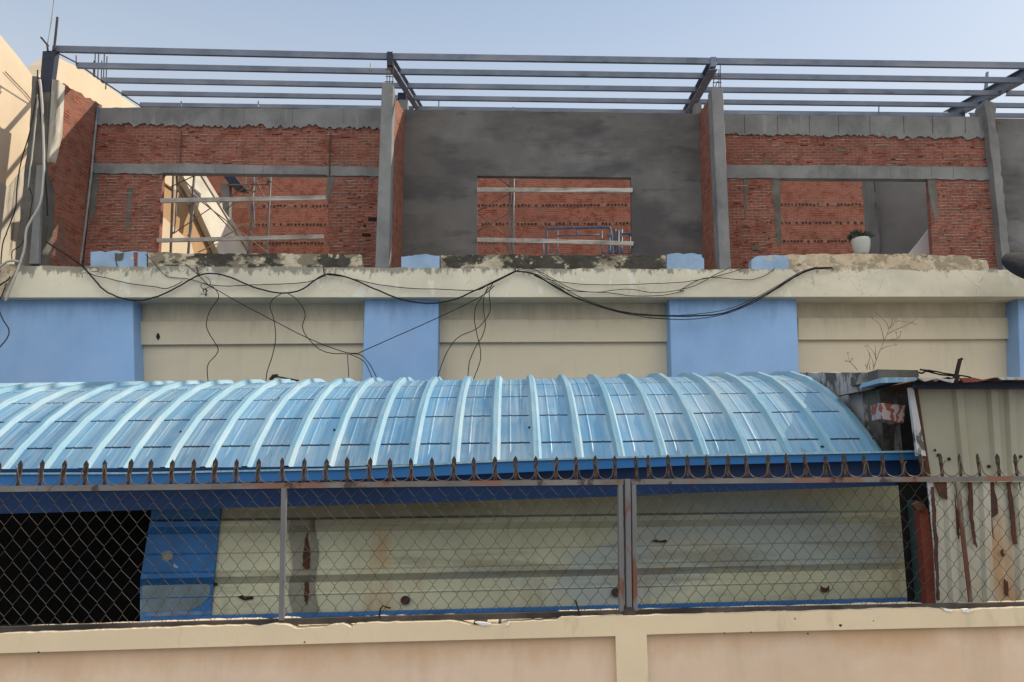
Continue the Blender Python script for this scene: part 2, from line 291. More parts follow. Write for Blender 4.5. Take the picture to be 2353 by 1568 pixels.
M['spike'] = wm('rusty_spike_metal', (.034, .029, .027), rough=.75, var=.3, vs=9, bump=.5, spots=(((.16, .085, .055), 9, .52, .08, (1, 1, .6), .8), ((.2, .19, .18), 12, .58, .05, (1, 1, .4), .6)))
M['hook'] = wm('barbed_hook_metal', (.13, .095, .075), rough=.6, var=.4, vs=9)
M['wire'] = wm('dull_galvanised_wire', (.052, .048, .043), rough=.65, var=.3, vs=3, metal=.2, spots=(((.06, .045, .035), 4, .5, .08, (1, 1, 1), .7),))
M['railb'] = wm('black_grime_rail', (.075, .062, .055), rough=.85, var=.4, vs=3, bump=.7, spots=(((.02, .018, .017), 3, .48, .1, (.5, 1, 1), .8), ((.22, .22, .23), 3.5, .66, .04, (1, 1, 1), .7)))
M['cap'] = wm('wall_cream_paint', (.64, .53, .375), var=.06, vs=1, bump=.25, bs=14, spots=(((.53, .46, .34), 1.6, .5, .2, (.5, 1, 1), .5), ((.44, .38, .28), 5, .60, .08, (1, 1, .3), .5), ((.55, .48, .37), 16, .55, .1, (1, 1, 1), .4), ((.05, .045, .04), 11, .75, .01, (1, 1, 1), .9)))
M['wallp'] = wm('wall_peach_paint', (.61, .475, .365), var=.07, vs=.8, bump=.22, bs=16, spots=(((.46, .285, .15), 1.0, .52, .18, (.5, 1, .9), .55), ((.62, .49, .41), .8, .48, .2, (1, 1, 1), .5), ((.47, .37, .27), 3.5, .55, .10, V, .45), ((.52, .43, .36), 14, .55, .1, (1, 1, .6), .4), ((.06, .05, .045), 13, .76, .01, (1, 1, 1), .9)), zg=(1.28, 1.06, (.42, .25, .12), 1.6, (1, 1, .5), .46, .66, .42))
M['flake'] = wm('white_filler', (.72, .71, .68), var=.15, vs=6, bump=.8)
M['dirty'] = wm('mouldy_grey_render', (.36, .365, .38), var=.25, vs=1.6, bump=.8, bs=14, bd=.02, spots=(((.5, .51, .54), 1.4, .53, .1, (1, 1, 1), .7), ((.06, .056, .05), 2.6, .50, .05, (1, 1, .35), .9), ((.02, .02, .02), 4.0, .60, .04, (1, 1, .25), .9)))
M['dirty_d'] = wm('black_mould_render', (.10, .095, .085), var=.4, vs=3, bump=1, bs=14, bd=.02, spots=(((.28, .27, .24), 3.6, .56, .04, (.6, 1, 1), .8), ((.02, .02, .018), 2.6, .5, .08, (1, 1, 1), .8)))
M['cable'] = wm('black_cable', (.012, .012, .013), rough=.55, var=.2)
M['cablew'] = wm('pale_cable', (.42, .40, .37), rough=.6, var=.15)
M['dish'] = wm('dark_dish_paint', (.006, .0065, .011), rough=1, var=.15, vs=2)
M['pot'] = wm('glazed_white_pot', (.42, .43, .42), rough=.4, var=.08, vs=3)
M['leafd'] = wm('grey_green_leaf', (.05, .06, .045), rough=.7, var=.4, vs=12)
M['twig'] = wm('dry_twig', (.19, .13, .085), rough=.9, var=.3, vs=10)
M['white'] = wm('white_board', (.62, .63, .66), var=.06, vs=2)
M['asphalt'] = wm('dusty_concrete_ground', (.27, .25, .22), var=.3, vs=1, bump=.4)
M['concfl'] = wm('concrete_floor', (.30, .29, .27), var=.25, vs=1)
def redpat():
    t = NT('red_white_pattern')
    v = t.n('ShaderNodeTexWave'); v.inputs['Scale'].default_value = 5; v.inputs['Distortion'].default_value = 9; v.inputs['Detail'].default_value = 2; v.inputs['Detail Scale'].default_value = 2
    t.l(t.coord(), v.inputs['Vector'])
    t.l(t.mix(t.ramp(v.outputs['Fac'], .5, .56), (.22, .055, .04), (.33, .31, .32)), t.b.inputs['Base Color']); t.b.inputs['Roughness'].default_value = .7
    return t.m
M['redpat'] = redpat()

# ------------------------------------------------------------ ground
g = MB(); g.face([(-400, -400, 0), (400, -400, 0), (400, 400, 0), (-400, 400, 0)])
tag(g.build('ground', M['asphalt']), kind='structure')

# ============================================================ BUILDING
EX = 90   # how far pieces run on beyond the photo's edges (photo px)
bld = thing('building', 'unfinished two storey row building with blue and cream lower wall and bare brick upper storey', 'building', (0, 12.5, 0))
def B(name, px, D, th, mat, label=None, bevel=0): return slab(name, px, D, th, M[mat], bld, label=label, bevel=bevel)
# --- lower storey
top = [(-EX, 611), (200, 612.5), (1200, 617), (2353, 621), (2353+EX, 621.5)]
edge = []
for (a, b) in zip(top, top[1:]): edge += jag(a, b, 1.3, 11)
edge.append(top[-1])
B('ledge', edge+[(2353+EX, 681.5), (1200, 683), (-EX, 684)], 12.0, 1.2, 'ledge', 'peeling cream concrete ledge')
lowy = 1000
m = MB(); m.ext([P(-EX, 690, 12.5), P(2353+EX, 690, 12.5), P(2353+EX, lowy, 12.5), P(-EX, lowy, 12.5)], (0, .2, 0)); m.build('lower_wall', M['cream'], bld)
m = MB(); a = P(-EX-200, lowy-2, 12.52); b = P(2353+EX+200, lowy-2, 12.52)
m.hexa([(a.x, a.y, 0), (b.x, b.y, 0), b, a], [(a.x, a.y+.2, 0), (b.x, b.y+.2, 0), b+Vector((0, .2, 0)), a+Vector((0, .2, 0))]); m.build('ground_floor_wall', M['cream'], bld)
for (x0, x1, ya, yb, yc, yd) in ((318, 836, 738.8, 736.5, 792.8, 789.2), (1010, 1540, 734.8, 733.5, 787.2, 785.6), (1834, 2332, 730.5, 729.5, 781.2, 779.2)):
    B('wall_band', [(x0, ya), (x1, yb), (x1, yd), (x0, yc)], 12.43, .068, 'cream', bevel=.006)
for (a, b, c, d) in ((-EX, 305, 312, -EX), (838, 1008, 1004, 829), (1538, 1830, 1842, 1547), (2339, 2353+EX, 2353+EX, 2348)):
    B('blue_pilaster', [(a, 684), (b, 684), (c, 990), (d, 990)], 12.17, .329, 'blue', bevel=.008)
# hole in the first band and its pipe stub
m = MB(); c = P(363, 774, 12.424); m.ext([c+Vector((math.cos(t)*.03*random.uniform(.7, 1.3), 0, math.sin(t)*.055*random.uniform(.8, 1.2))) for t in [i*math.pi/5 for i in range(10)]], (0, .005, 0)); m.build('wall_hole', M['hole'], bld)
# --- upper storey, back wall
BW, TH = 13.3, .12
def jline(pts, amp, step, seed):
    r = random.Random(seed); o = []
    for a, b in zip(pts, pts[1:]): o += jag(a, b, amp, step, r)
    return o+[pts[-1]]
def brickwall(px, D, th, nl, nd, seed, mat='brick'):
    m = MB(); n = Vector((-.017, 1, 0)).normalized()*th; q = [P(x, y, D) for x, y in px]; m.ext(q, n)
    r = random.Random(seed); X0_, X1_ = max(q[0].x, q[3].x)+.05, min(q[1].x, q[2].x)-.05; Z0_, Z1_ = max(max(q[2].z, q[3].z)+.04, 5.95), min(q[0].z, q[1].z)-.04
    for i in range(nl+nd):
        z = round(r.uniform(Z0_, Z1_)/.057)*.057; x = r.uniform(X0_, X1_); lt = i < nl
        L = r.uniform(.03, .13) if lt else r.uniform(.02, .10)
        if x-L < X0_ or x+L > X1_: continue
        y = D+.017*x; o = r.uniform(.003, .010) if lt else .0025
        if not lt and r.random() < .45:   # open head joint
            h_ = .022; w_ = .006; z += .0285; pts = [(x-w_, z-h_), (x+w_, z-h_), (x+w_, z+h_), (x-w_, z+h_)]
        else:
            t_ = r.uniform(.003, .007) if lt else r.uniform(.004, .010); d0, d1 = r.uniform(-.004, .004), r.uniform(-.004, .004)
            pts = [(x-L, z-t_+d0), (x, z-t_*1.3), (x+L, z-t_*.5+d1), (x+L, z+t_*.5+d1), (x, z+t_), (x-L, z+t_+d0)]
        m.ext([(a_, y-o, b_) for a_, b_ in pts], (0, .02, 0), 1 if lt else 2)
    return m.build('brick_wall', [M[mat], M['mortarl'], M['hole']], bld)
# bay 1
brickwall([(226, 262), (880, 262), (875, 400), (214, 396)], BW, TH, 60, 70, 1)
brickwall([(213, 385), (374, 388), (361, 640), (190, 640)], BW+.004, TH-.008, 170, 30, 2)
brickwall([(752, 392), (872, 394), (864, 640), (757, 640)], BW+.004, TH-.008, 70, 50, 3)
B('brick_wall', [(366, 585), (752, 585), (752, 640), (366, 640)], BW+.008, TH-.016, 'brick')
ct = jline([(222, 248), (400, 247), (640, 249.5), (884, 250)], 1.0, 16, 3)
cb = jline([(884, 294), (700, 291), (560, 290), (440, 288), (222, 286)], 4.6, 4, 4)
B('ring_beam', ct+cb, BW-.03, TH+.04, 'conc', 'rough grey concrete beam along the top of the first brick bay')
B('lintel', jline([(206, 375), (500, 378), (880, 385)], .6, 30, 5)+[(880, 406)]+jline([(876, 406), (752, 404)], 1.5, 8, 6)+[(748, 401.5), (374, 397)]+jline([(372, 399), (216, 398)], 1.6, 9, 7), BW-.02, TH+.03, 'conc')
B('plaster_patch', jline([(209, 398), (228, 398)], 1, 6, 8)+jline([(228, 398), (226, 430), (217, 500), (212, 520), (203, 470)], 3, 9, 9), BW-.003, .02, 'conc_d')
B('plaster_patch', jline([(752, 402), (768, 404), (762, 440), (755, 470), (750, 440)], 2, 6, 12), BW-.003, .02, 'conc_d')
#B('plaster_patch', jline([(830, 402), (866, 405), (866, 425), (850, 440), (842, 415)], 2.5, 6, 13), BW-.003, .02, 'conc_d')
B('plaster_patch', jline([(292, 431), (305, 432), (300, 470), (296, 530), (290, 530), (291, 470)], 1.5, 8, 14), BW-.003, .02, 'conc_d')
for q, (x, y, w, h) in enumerate(((857, 504, 11, 4.5), (842, 540, 10, 3.5), (838, 520, 3, 3), (312, 478, 3, 2))):
    B('missing_brick', rect(x-w, y-h, x+w, y+h), BW-.003, .02, 'hole')
m = MB()
m.tube([P(*p, BW-.03) for p in ((760, 305), (758, 345), (757, 402))], .012, 5); m.build('wall_conduit', M['rebar'], bld); m = MB(); m.tube([P(417, 300, BW-.02), P(414, 372, BW-.02)], .008, 5)
m.build('wall_conduit', M['rebar'], bld)
# bay 2: grey plaster with an opening
tp = jline([(929, 252), (1100, 254), (1300, 257), (1606, 261)], .9, 14, 21)
B('plaster_wall', tp+[(1610, 404), (1618, 640), (1454, 640), (1450, 408), (1097, 404), (1096, 640), (922, 640), (928, 404)], BW, TH, 'plaster')
B('opening_sill', [(1095, 585), (1455, 585), (1455, 640), (1095, 640)], BW+.004, TH-.008, 'brick')
# bay 3
brickwall([(1664, 275), (2290, 275), (2302, 400), (1668, 392)], BW, TH, 70, 80, 4)
brickwall([(1668, 385), (1793, 396), (1797, 640), (1676, 640)], BW+.004, TH-.008, 50, 45, 5)
brickwall([(2134, 400), (2296, 402), (2318, 640), (2146, 640)], BW+.004, TH-.008, 120, 40, 6)
B('brick_wall', [(1790, 585), (2150, 585), (2150, 640), (1790, 640)], BW+.008, TH-.016, 'brick')
B('ring_beam', jline([(1660, 263), (1900, 265), (2285, 269)], .7, 18, 31)+jline([(2292, 316), (2200, 315), (2080, 316), (1960, 311), (1820, 311), (1666, 308)], 3.6, 4.5, 32), BW-.03, TH+.04, 'conc', 'grey concrete beam along the top of the third brick bay')
B('lintel', jline([(1664, 379), (2000, 381), (2296, 386)], .8, 25, 33)+jline([(2300, 413), (2170, 412), (2140, 411)], 2.2, 8, 34)+[(2134, 411.5), (1794, 409.5)]+jline([(1792, 411), (1668, 409)], 1.2, 9, 35), BW-.02, TH+.03, 'conc')
B('plaster_patch', jline([(1775, 410), (1793, 410), (1795, 560), (1786, 565), (1781, 500), (1774, 450)], 1.6, 9, 41), BW-.003, .02, 'conc_d')
B('plaster_patch', jline([(2131, 410), (2152, 412), (2155, 500), (2146, 505), (2138, 470)], 2.5, 8, 42), BW-.003, .02, 'conc_d')
B('plaster_patch', jline([(1709, 412), (1719, 412), (1716, 470), (1712, 505), (1710, 450)], 1.2, 8, 43), BW-.003, .02, 'conc_d')
#B('plaster_patch', jline([(1675, 420), (1695, 430), (1690, 470), (1678, 480)], 2, 8, 44), BW-.003, .02, 'conc_d')
for (x, y, w, h) in ((1738, 571, 10, 4), (1783, 541, 3, 3), (1708, 524, 3, 2), (1932, 345, 11, 3.5), (1762, 373, 8, 3)):
    B('missing_brick', rect(x-w, y-h, x+w, y+h), BW-.003, .02, 'conc_d')
# bay 4 beyond
B('plaster_wall', [(2283, 272), (2353+EX*2, 275), (2353+EX*2, 640), (2306, 640)], BW+.05, TH, 'plaster')
B('broken_column', jline([(2266, 229), (2288, 238), (2289, 300), (2296, 316)], 1.5, 12, 51)+jline([(2294, 318), (2299, 400), (2309, 450), (2312, 500), (2322, 640)], 2.6, 10, 52)+jline([(2306, 640), (2292, 480), (2284, 400), (2274, 318), (2268, 270), (2262, 240)], 1.2, 20, 53), BW-.16, .30, 'conc', 'jagged broken concrete column at the right end of the third bay')
for x in (1710, 1786, 1859, 1926, 1998, 2076, 2142, 2217):
    B('formwork_joint', [(x, 266), (x+.9, 266), (x+2, 307), (x+.9, 307)], BW-.0312, .002, 'hole')
for x in (306, 410, 512, 560, 672, 790):
    B('formwork_joint', [(x, 250), (x+.9, 250), (x+.3, 284), (x-.6, 284)], BW-.0312, .002, 'conc_d')
for x in (409, 495, 560, 604, 650, 1902, 1968, 2046, 2084, 2140, 2190):
    B('formwork_joint', [(x, 379 if x < 1000 else 383), (x+.9, 379 if x < 1000 else 383), (x+1.4, 398 if x < 1000 else 408), (x+.5, 398 if x < 1000 else 408)], BW-.0212, .002, 'conc_d')
# --- columns and cross walls
B('column', [(877.4, 191), (903.8, 193), (892.6, 640), (861, 640)], 12.1, .26, 'conc', 'grey concrete column left of the plastered bay', bevel=.01)
B('column', [(1635.4, 201), (1661.3, 202), (1681, 640), (1655, 640)], 12.1, .26, 'conc', 'grey concrete column right of the plastered bay', bevel=.01)
B('column', jline([(74, 175), (68, 300), (55, 400), (43, 520), (30, 640)], 1.6, 14, 61)+[(88, 640)]+[(100, 480), (104, 360), (114, 212), (90, 212), (88, 176)], 12.1, .3, 'conc_d', 'stained concrete column at the left end')
B('column', [(84, 380), (100, 380), (92, 500), (88, 606), (67, 606), (76, 500)], 12.04, .06, 'conc', 'pale patched face of the left end column')
B('added_neighbour_wall_sliver', [(120, 183), (134, 184), (128, 300), (113, 362), (108, 372), (104, 365), (112, 280)], 12.15, .2, 'ngrey')  # added slab standing in for a sunlit sliver of the neighbour's wall
def cross(name, fb, ft, bt, bb, D0, D1, th, mat, label, seed, jagtop=0):
    """cross wall standing front to back between two bays: photo positions of its four visible corners"""
    A, Bq, C, Dd = P(*fb, D0), P(*ft, D0), P(*bt, D1), P(*bb, D1)
    m = MB(); r = random.Random(seed); n = 14; tops = []
    for i in range(n+1):
        p = Bq.lerp(C, i/n)
        if 0 < i < n: p = p+Vector((0, 0, r.uniform(-jagtop, jagtop)))
        tops.append(p)
    C2 = C+(C-Bq)*.1; D2 = Dd+(Dd-A)*.1; m.ext([A]+tops+[C2, D2], (th, 0, 0)); return m.build(name, M[mat], bld)
cross('cross_wall', (86, 640), (133, 186), (226, 238), (185, 640), 12.2, BW, -.12, 'brickp', '', 1, .03)
cross('cross_wall', (892, 640), (904, 217), (931, 262), (922, 640), 12.36, BW, -.12, 'brickp', '', 2, .03)
cross('cross_wall', (1655, 640), (1636, 215), (1606, 262), (1618, 640), 12.36, BW, .12, 'brickp', '', 3, .03)
B('column', [(917, 226), (936, 228), (937, 262), (917, 262)], BW+.13, .2, 'conc')
B('column', [(1597, 238), (1612, 236), (1612, 268), (1596, 268)], BW+.13, .2, 'conc')
m = MB(); m.tube([P(225, 245, BW-.05), P(216, 330, BW-.05), P(210, 400, BW-.05), P(196, 520, BW-.05), P(184, 606, BW-.05)], .022, 6); m.build('corner_conduit', M['scaf'], bld)
# --- rear brick wall with rows of hollow headers
RW = 18.8
ztop = P(1176, 398, RW).z-.02
rb = MB(); a, b = P(380, 640, RW), P(2100, 640, RW)
rb.hexa([(a.x, a.y, 3.6), (b.x, b.y, 3.6), (b.x, b.y, ztop+.25), (a.x, a.y, ztop+.25)], [(a.x, a.y+.15, 3.6), (b.x, b.y+.15, 3.6), (b.x, b.y+.15, ztop+.25), (a.x, a.y+.15, ztop+.25)])
rw = rb.build('rear_brick_wall', M['brick2'], bld)
for yy in (472, 514.5, 557):
    m = MB(); z = P(1270, yy, RW).z; x = a.x+2.2; r = random.Random(int(yy))
    while x < b.x-.1:
        y0 = RW+.017*x-.012
        if r.random() < .8: m.box((x, y0, z+r.uniform(-.01, .01)), (r.uniform(.018, .032), .01, r.uniform(.018, .03)), 0)
        x += .088+r.uniform(-.008, .014)
    q = [Vector((X_, RW+.017*X_-.004, z+dz)) for X_, dz in ((a.x+1.2, -.052), (b.x-.1, -.052), (b.x-.1, .052), (a.x+1.2, .052))]; m.ext(q, (0, .01, 0), 1)
    hc = m.build('hollow_header_row', [M['holeb'], M['mortar']], rw); 
B('rear_plaster_wall', [(2016, 380), (2353+EX, 380), (2353+EX, 640), (2016, 640)], 15.2, .1, 'plaster2')
B('rear_plaster_edge', [(2008, 380), (2019, 380), (2030, 640), (2022, 640)], 15.1, .1, 'conc')
B('rear_column', jline([(1990, 380), (1996, 480), (1999, 590)], .8, 20, 71)[:-1]+[(2000, 640), (2024, 640)]+jline([(2024, 600), (2018, 520), (2010, 470), (2008, 380)], 2.5, 8, 72), 14.9, .2, 'conc', 'broken concrete column edge seen through the right opening')
# upper floor slab
m = MB(); a = P(-EX, 640, 12.6); m.hexa([(-8.8, 13.22, 5.5), (12, 13.45, 5.5), (12, 13.45, 5.9), (-8.8, 13.22, 5.9)], [(-8.8, 18.6, 5.5), (12, 18.9, 5.5), (12, 18.9, 5.9), (-8.8, 18.6, 5.9)])
m.build('floor_slab', M['concfl'], bld)
# --- broken parapet along the ledge
def parapet(px_top, ybot, D, mat, th, name, seed, amp=2, label=None):
    t = jline(px_top, amp, 7, seed); x0, x1 = px_top[0][0], px_top[-1][0]
    return B(name, t+[(x1, ybot), (x0, ybot)], D, th, mat, label)
parapet([(208, 579), (250, 578), (337, 579)], 616, 12.09, 'blue_chip', .16, 'parapet', 81, 2, 'low broken parapet stub with light blue paint at left')
B('missing_plaster', jline([(263, 582), (285, 581), (282, 596), (272, 600), (264, 594)], 1.5, 4, 82)+[(272, 614), (268, 614)], 12.083, .02, 'conc_d')
B('missing_plaster', [(307, 580), (316, 580), (315, 612), (308, 612)], 12.083, .02, 'brick')
parapet([(340, 580), (500, 583), (700, 584), (826, 584), (832, 590)], 617, 12.09, 'mould', .16, 'parapet', 83, 1.6, 'mould blackened parapet stub below the scaffolded opening')
parapet([(922, 590), (940, 588), (975, 584), (1010, 588)], 618, 12.09, 'blue_chip', .16, 'parapet', 84, 1.2, 'light blue painted parapet stub right of the first column')
parapet([(1013, 587), (1200, 586), (1400, 588), (1530, 586)], 619, 12.092, 'mould', .16, 'parapet', 85, 1.6, 'mould blackened parapet stub below the middle opening')
parapet([(1532, 586), (1580, 583), (1612, 585), (1618, 596)], 619, 12.09, 'blue_chip', .16, 'parapet', 86, 2.4, 'chipped light blue parapet stub left of the second column')
parapet([(1727, 597), (1740, 589), (1780, 586), (1812, 586)], 620, 12.09, 'blue_chip', .16, 'parapet', 87, 1.2, 'light blue painted parapet stub right of the second column')
parapet([(1812, 585), (2000, 584), (2100, 584), (2200, 588), (2228, 589), (2232, 596), (2266, 598), (2272, 612)], 621, 12.092, 'mould2', .16, 'parapet', 88, 1.4, 'long flaking cream parapet stub below the right opening')
# reinforcement bars above the columns
def rods(lst, r, name, D, parent=None, lab=None):
    m = MB()
    for q in lst: m.tube([P(x, y, D) for x, y in q], r, 5)
    return m.build(name, M['rebar'], parent or bld)
rods([[(889, 193), (891, 122)], [(902, 193), (905, 140)], [(895, 193), (897, 150)], [(884, 188), (905, 188)], [(886, 176), (904, 177)], [(886, 160), (905, 161)]], .008, 'reinforcement_bars', 12.2)
rods([[(1639, 201), (1642, 150)], [(1652, 201), (1652, 160)], [(1656, 202), (1655, 146)], [(1638, 190), (1658, 190)], [(1640, 176), (1657, 175)], [(1644, 200), (1648, 188), (1655, 190)]], .008, 'reinforcement_bars', 12.2)

# ============================================================ STEEL ROOF FRAME
rf = thing('steel_roof_frame', 'open blue grey steel roof frame of purlins and rafters above the brick storey', 'roof frame', (0, 12.2, P(1176, 130, 12.2).z))
PD = [12.2, 12.93, 13.75, 14.5, 15.25]
PL = [[(132, 111.8), (611, 122), (786, 127.5), (1640, 140), (2353, 150)],
      [(175, 149.5), (611, 157.5), (786, 162), (1640, 174), (2353, 184)],
      [(236, 183.5), (611, 190.5), (786, 194.5), (1640, 205.5), (2353, 214)],
      [(285, 213.5), (611, 218.5), (786, 222), (1640, 233.5), (2353, 242)],
      [(328, 240), (611, 242.5), (786, 246.5), (1640, 258), (2353, 265)]]
RX = [P(120, 112, 12.2).x, P(897, 125, 12.2).x, P(1640, 140, 12.2).x, P(2412, 150, 12.2).x, P(2412, 150, 12.2).x+4]
def onl(k, X, D):
    for _ in range(3):
        pass
    x = 1176.5+X/(D+.017*X)*FPX*math.cos(PIT)*1.045
    for _ in range(8):
        p = P(x, pl(PL[k], x), D); x += (X-p.x)/(D)*FPX*.95
    return P(x, pl(PL[k], x), D)
def channel(p, q, h, d, t):
    """C section with its web towards the street"""
    m = MB(); ax = (q-p).normalized()
    for (c, w_, hh) in ((Vector((0, 0, 0)), t, h), (Vector((0, d/2, h/2-t/2)), d, t), (Vector((0, d/2, -h/2+t/2)), d, t)):
        s0 = Vector((0, w_/2, 0)); u = Vector((0, 0, hh/2))
        if hh == h: u = Vector((0, 0, h/2))
        m.hexa([p+c-s0-u, p+c+s0-u, p+c+s0+u, p+c-s0+u], [q+c-s0-u, q+c+s0-u, q+c+s0+u, q+c-s0+u])
    return m
for k, D in enumerate(PD):
    for i in range(4):
        dx = (D-12.2)/3.7; sh_ = [0, .07*dx, .32*dx, .5*dx, .5*dx]
        p = onl(k, RX[i]+sh_[i]+(.0 if i == 0 else .05), D); q = onl(k, RX[i+1]+sh_[i+1]-.05, D)
        hgt = (.112, .105, .1, .095, .09)[k]
        channel(p, q, hgt, .05, .006).build('purlin', M['steel'], rf)
def rafter(px0, px1, w, h, name='rafter', mat='steel', D0=12.2, D1=15.9):
    m = MB(); p, q = P(*px0, D0), P(*px1, D1)
    m.bar(p, q, w, .012); d = Vector((0, 0, h)); m.bar(p+d, q+d, w, .012); m.bar(p+d/2, q+d/2, .012, h)
    return m.build(name, M[mat], rf)
rafter((897, 152), (966, 262), .12, .17)
rafter((1639, 160), (1575, 272), .15, .17)
rafter((2420, 150), (2180, 276), .2, .2)
# short uprights and plates at the column heads
m = MB(); m.ext([P(889, 119, 12.17), P(902, 119, 12.17), P(902, 150, 12.17), P(889, 150, 12.17)], (0, .08, 0)); m.build('splice_plate', M['steel_d'], rf)
m = MB(); m.ext([P(1633, 131, 12.17), P(1646, 131, 12.17), P(1646, 153, 12.17), P(1633, 153, 12.17)], (0, .08, 0)); m.build('splice_plate', M['steel'], rf)
slab('steel_post', [(98, 118), (128, 116), (115, 212), (90, 211)], 12.16, .12, M['steel_d'], rf, label='dark blue steel post at the left end')
slab('steel_post', [(2268, 165), (2272, 165), (2268, 262), (2258, 262)], 14.8, .05, M['steel'], rf)
slab('steel_post', [(914, 213), (933, 213), (933, 228), (914, 228)], BW+.12, .2, M['steel_d'], rf)
m = MB(); m.tube([P(128, 120, 12.15), P(175, 144, 12.9), P(240, 190, 13.8), P(327, 246, 15.2)], .014, 6); m.build('tie_rod', M['rebar'], rf)
m = MB()
for q in ([(124, 116), (128, 80), (132, 40)],): m.tube([P(x, y, 12.15) for x, y in q], .020, 6)
m.tube([P(94, 86, 12.15), P(111, 106, 12.15)], .016, 6); m.tube([P(110, 118, 12.15), P(108, 100, 12.15)], .016, 6)
m.build('bent_bar', M['rebar'], rf)
m = MB(); m.tube([P(109, 104, 12.18), P(118, 50, 12.18), P(128, -30, 12.18)], .009, 5); tag(m.build('thin_rod', M['scaf'], rf))
for (x, y0, y1, D) in ((1008, 233, 250, 13.35), (1179, 246, 256, 13.35), (416, 233, 246, 13.4), (593, 233, 246, 13.4), (2019+0, 246, 262, 13.4), (851, 146, 160, 12.9)):
    m = MB(); m.tube([P(x, y1, D), P(x+.5, y0, D)], .012, 5); m.build('anchor_pin', M['scaf'], rf)

# ============================================================ NEIGHBOUR HOUSE, left
nb = thing('neighbour_house', 'tall cream side wall of the neighbouring house at the left edge', 'house', (-8.1, 14, 0))
NX = -8.9
prof = [PX(-70, -10, NX), PX(0, 80, NX), PX(40, 128, NX), PX(82, 184, NX), PX(104, 150, NX), PX(132, 132, NX), PX(190, 160, NX), PX(250, 200, NX), PX(313, 245, NX), PX(345, 262, NX)]
zs = [(p.y, p.z) for p in prof]
m = MB(); pts = [Vector((NX, y, z)) for y, z in zs]
m.ext([Vector((NX, zs[0][0], 0))]+pts+[Vector((NX, zs[-1][0], 0))], (-.3, 0, 0)); m.build('side_wall', M['ncream'], nb)
m = MB()
m.ext([PX(-60, 385, NX+.01), PX(20, 430, NX+.01), PX(58, 380, NX+.01), PX(60, 640, NX+.01), PX(-60, 640, NX+.01)], (-.02, 0, 0)); m.build('weathered_render', M['ngrey'], nb)
m = MB(); m.tube([PX(12, 165, NX+.03), PX(60, 215, NX+.03), PX(84, 245, NX+.03)], .008, 5); m.build('wall_wire', M['rebar'], nb)
rods([[(217, 196), (219, 122)], [(224, 196), (227, 122)], [(232, 204), (234, 140)], [(237, 205), (240, 123)], [(243, 205), (246, 130)], [(176, 205), (175, 128)], [(214, 192), (216, 140)]], .012, 'reinforcement_bars', 15.6, nb)

# ============================================================ STAIR seen through the left opening
FLZ = 5.9
st = thing('staircase', 'cream sided stair flight descending behind the scaffolded left opening', 'staircase', (-6.6, 15.5, FLZ))
SX = -6.75
m = MB(); m.ext([PX(401, 360, SX), PX(437, 360, SX), PX(590, 610, SX), PX(515, 610, SX)], (-.14, 0, 0)); m.build('stair_parapet', M['stairw'], st)
m = MB(); m.ext([PX(437, 360, SX+.03), PX(446, 360, SX+.03), PX(599, 610, SX+.03), PX(590, 610, SX+.03)], (-.2, 0, 0)); m.build('stair_coping', M['ngrey'], st)
m = MB(); m.ext([PX(368, 400, SX-.16), PX(408, 400, SX-.16), PX(520, 612, SX-.16), PX(368, 612, SX-.16)], (-.1, 0, 0)); m.build('stair_side_wall', M['tan'], st)
m = MB(); m.ext([PX(370, 380, SX-.10), PX(402, 380, SX-.10), PX(404, 438, SX-.10), PX(370, 414, SX-.10)], (-.05, 0, 0)); m.build('stair_side_band', M['ncream'], st)
m = MB(); m.ext([PX(367, 500, SX-.02), PX(380, 502, SX-.02), PX(402, 524, SX-.02), PX(440, 560, SX-.02), PX(450, 600, SX-.02), PX(367, 600, SX-.02)], (-.1, 0, 0)); m.build('lower_landing_wall', M['ncream'], st)
# dark landing slab at top
m = MB(); m.ext([P(508, 398, 15.6), P(533, 398, 15.6), P(556, 426, 15.6), P(526, 422, 15.6)], (.0, .5, 0)); m.build('landing_slab', M['steel_d'], st)
m = MB(); m.ext([P(506, 420, 15.7), P(527, 424, 15.7), P(526, 500, 15.7), P(512, 480, 15.7)], (0, .15, 0)); m.build('landing_post', M['conc'], st)

# ============================================================ SCAFFOLDS, PLANKS
def scaffold(name, label, base, poles, braces, rungs, D, mat='scaf', cat='scaffold', group=None):
    t = thing(name, label, cat, base, group)
    for q in poles:
        m = MB(); m.tube([P(q[0], q[1], D+q[4] if len(q) > 4 else D), P(q[2], q[3], D+q[4] if len(q) > 4 else D)], .024, 8); m.build('pole', M[mat], t, smooth=True)
    for q in braces:
        m = MB(); m.tube([P(q[0], q[1], D-.03), P(q[2], q[3], D-.03)], .011, 6); m.build('brace', M['brace'], t, smooth=True)
    for q in rungs:
        m = MB(); m.tube(smooth([P(x, y, D) for x, y in q], 3) if len(q) > 2 else [P(x, y, D) for x, y in q], .014, 6); m.build('rung', M[mat], t, smooth=True)
    return t
b0 = P(400, 612, 14.0)
scaffold('scaffold_tower', 'tube scaffold frame at the left side of the left opening', (b0.x, b0.y, FLZ),
         [(400, 360, 391, 615), (450, 360, 430, 615)], [(392, 430, 540, 360), (402, 392, 573, 572), (397, 538, 482, 480), (440, 446, 640, 600), (455, 580, 500, 560)],
         [[(409, 400), (406, 450), (402, 525), (399, 536), (394, 530)], [(406, 415), (446, 470)], [(407, 436), (440, 480)], [(444, 480), (438, 540), (434, 543), (431, 540)], [(448, 385), (456, 360)]], 14.0)
b0 = P(600, 612, 14.6)
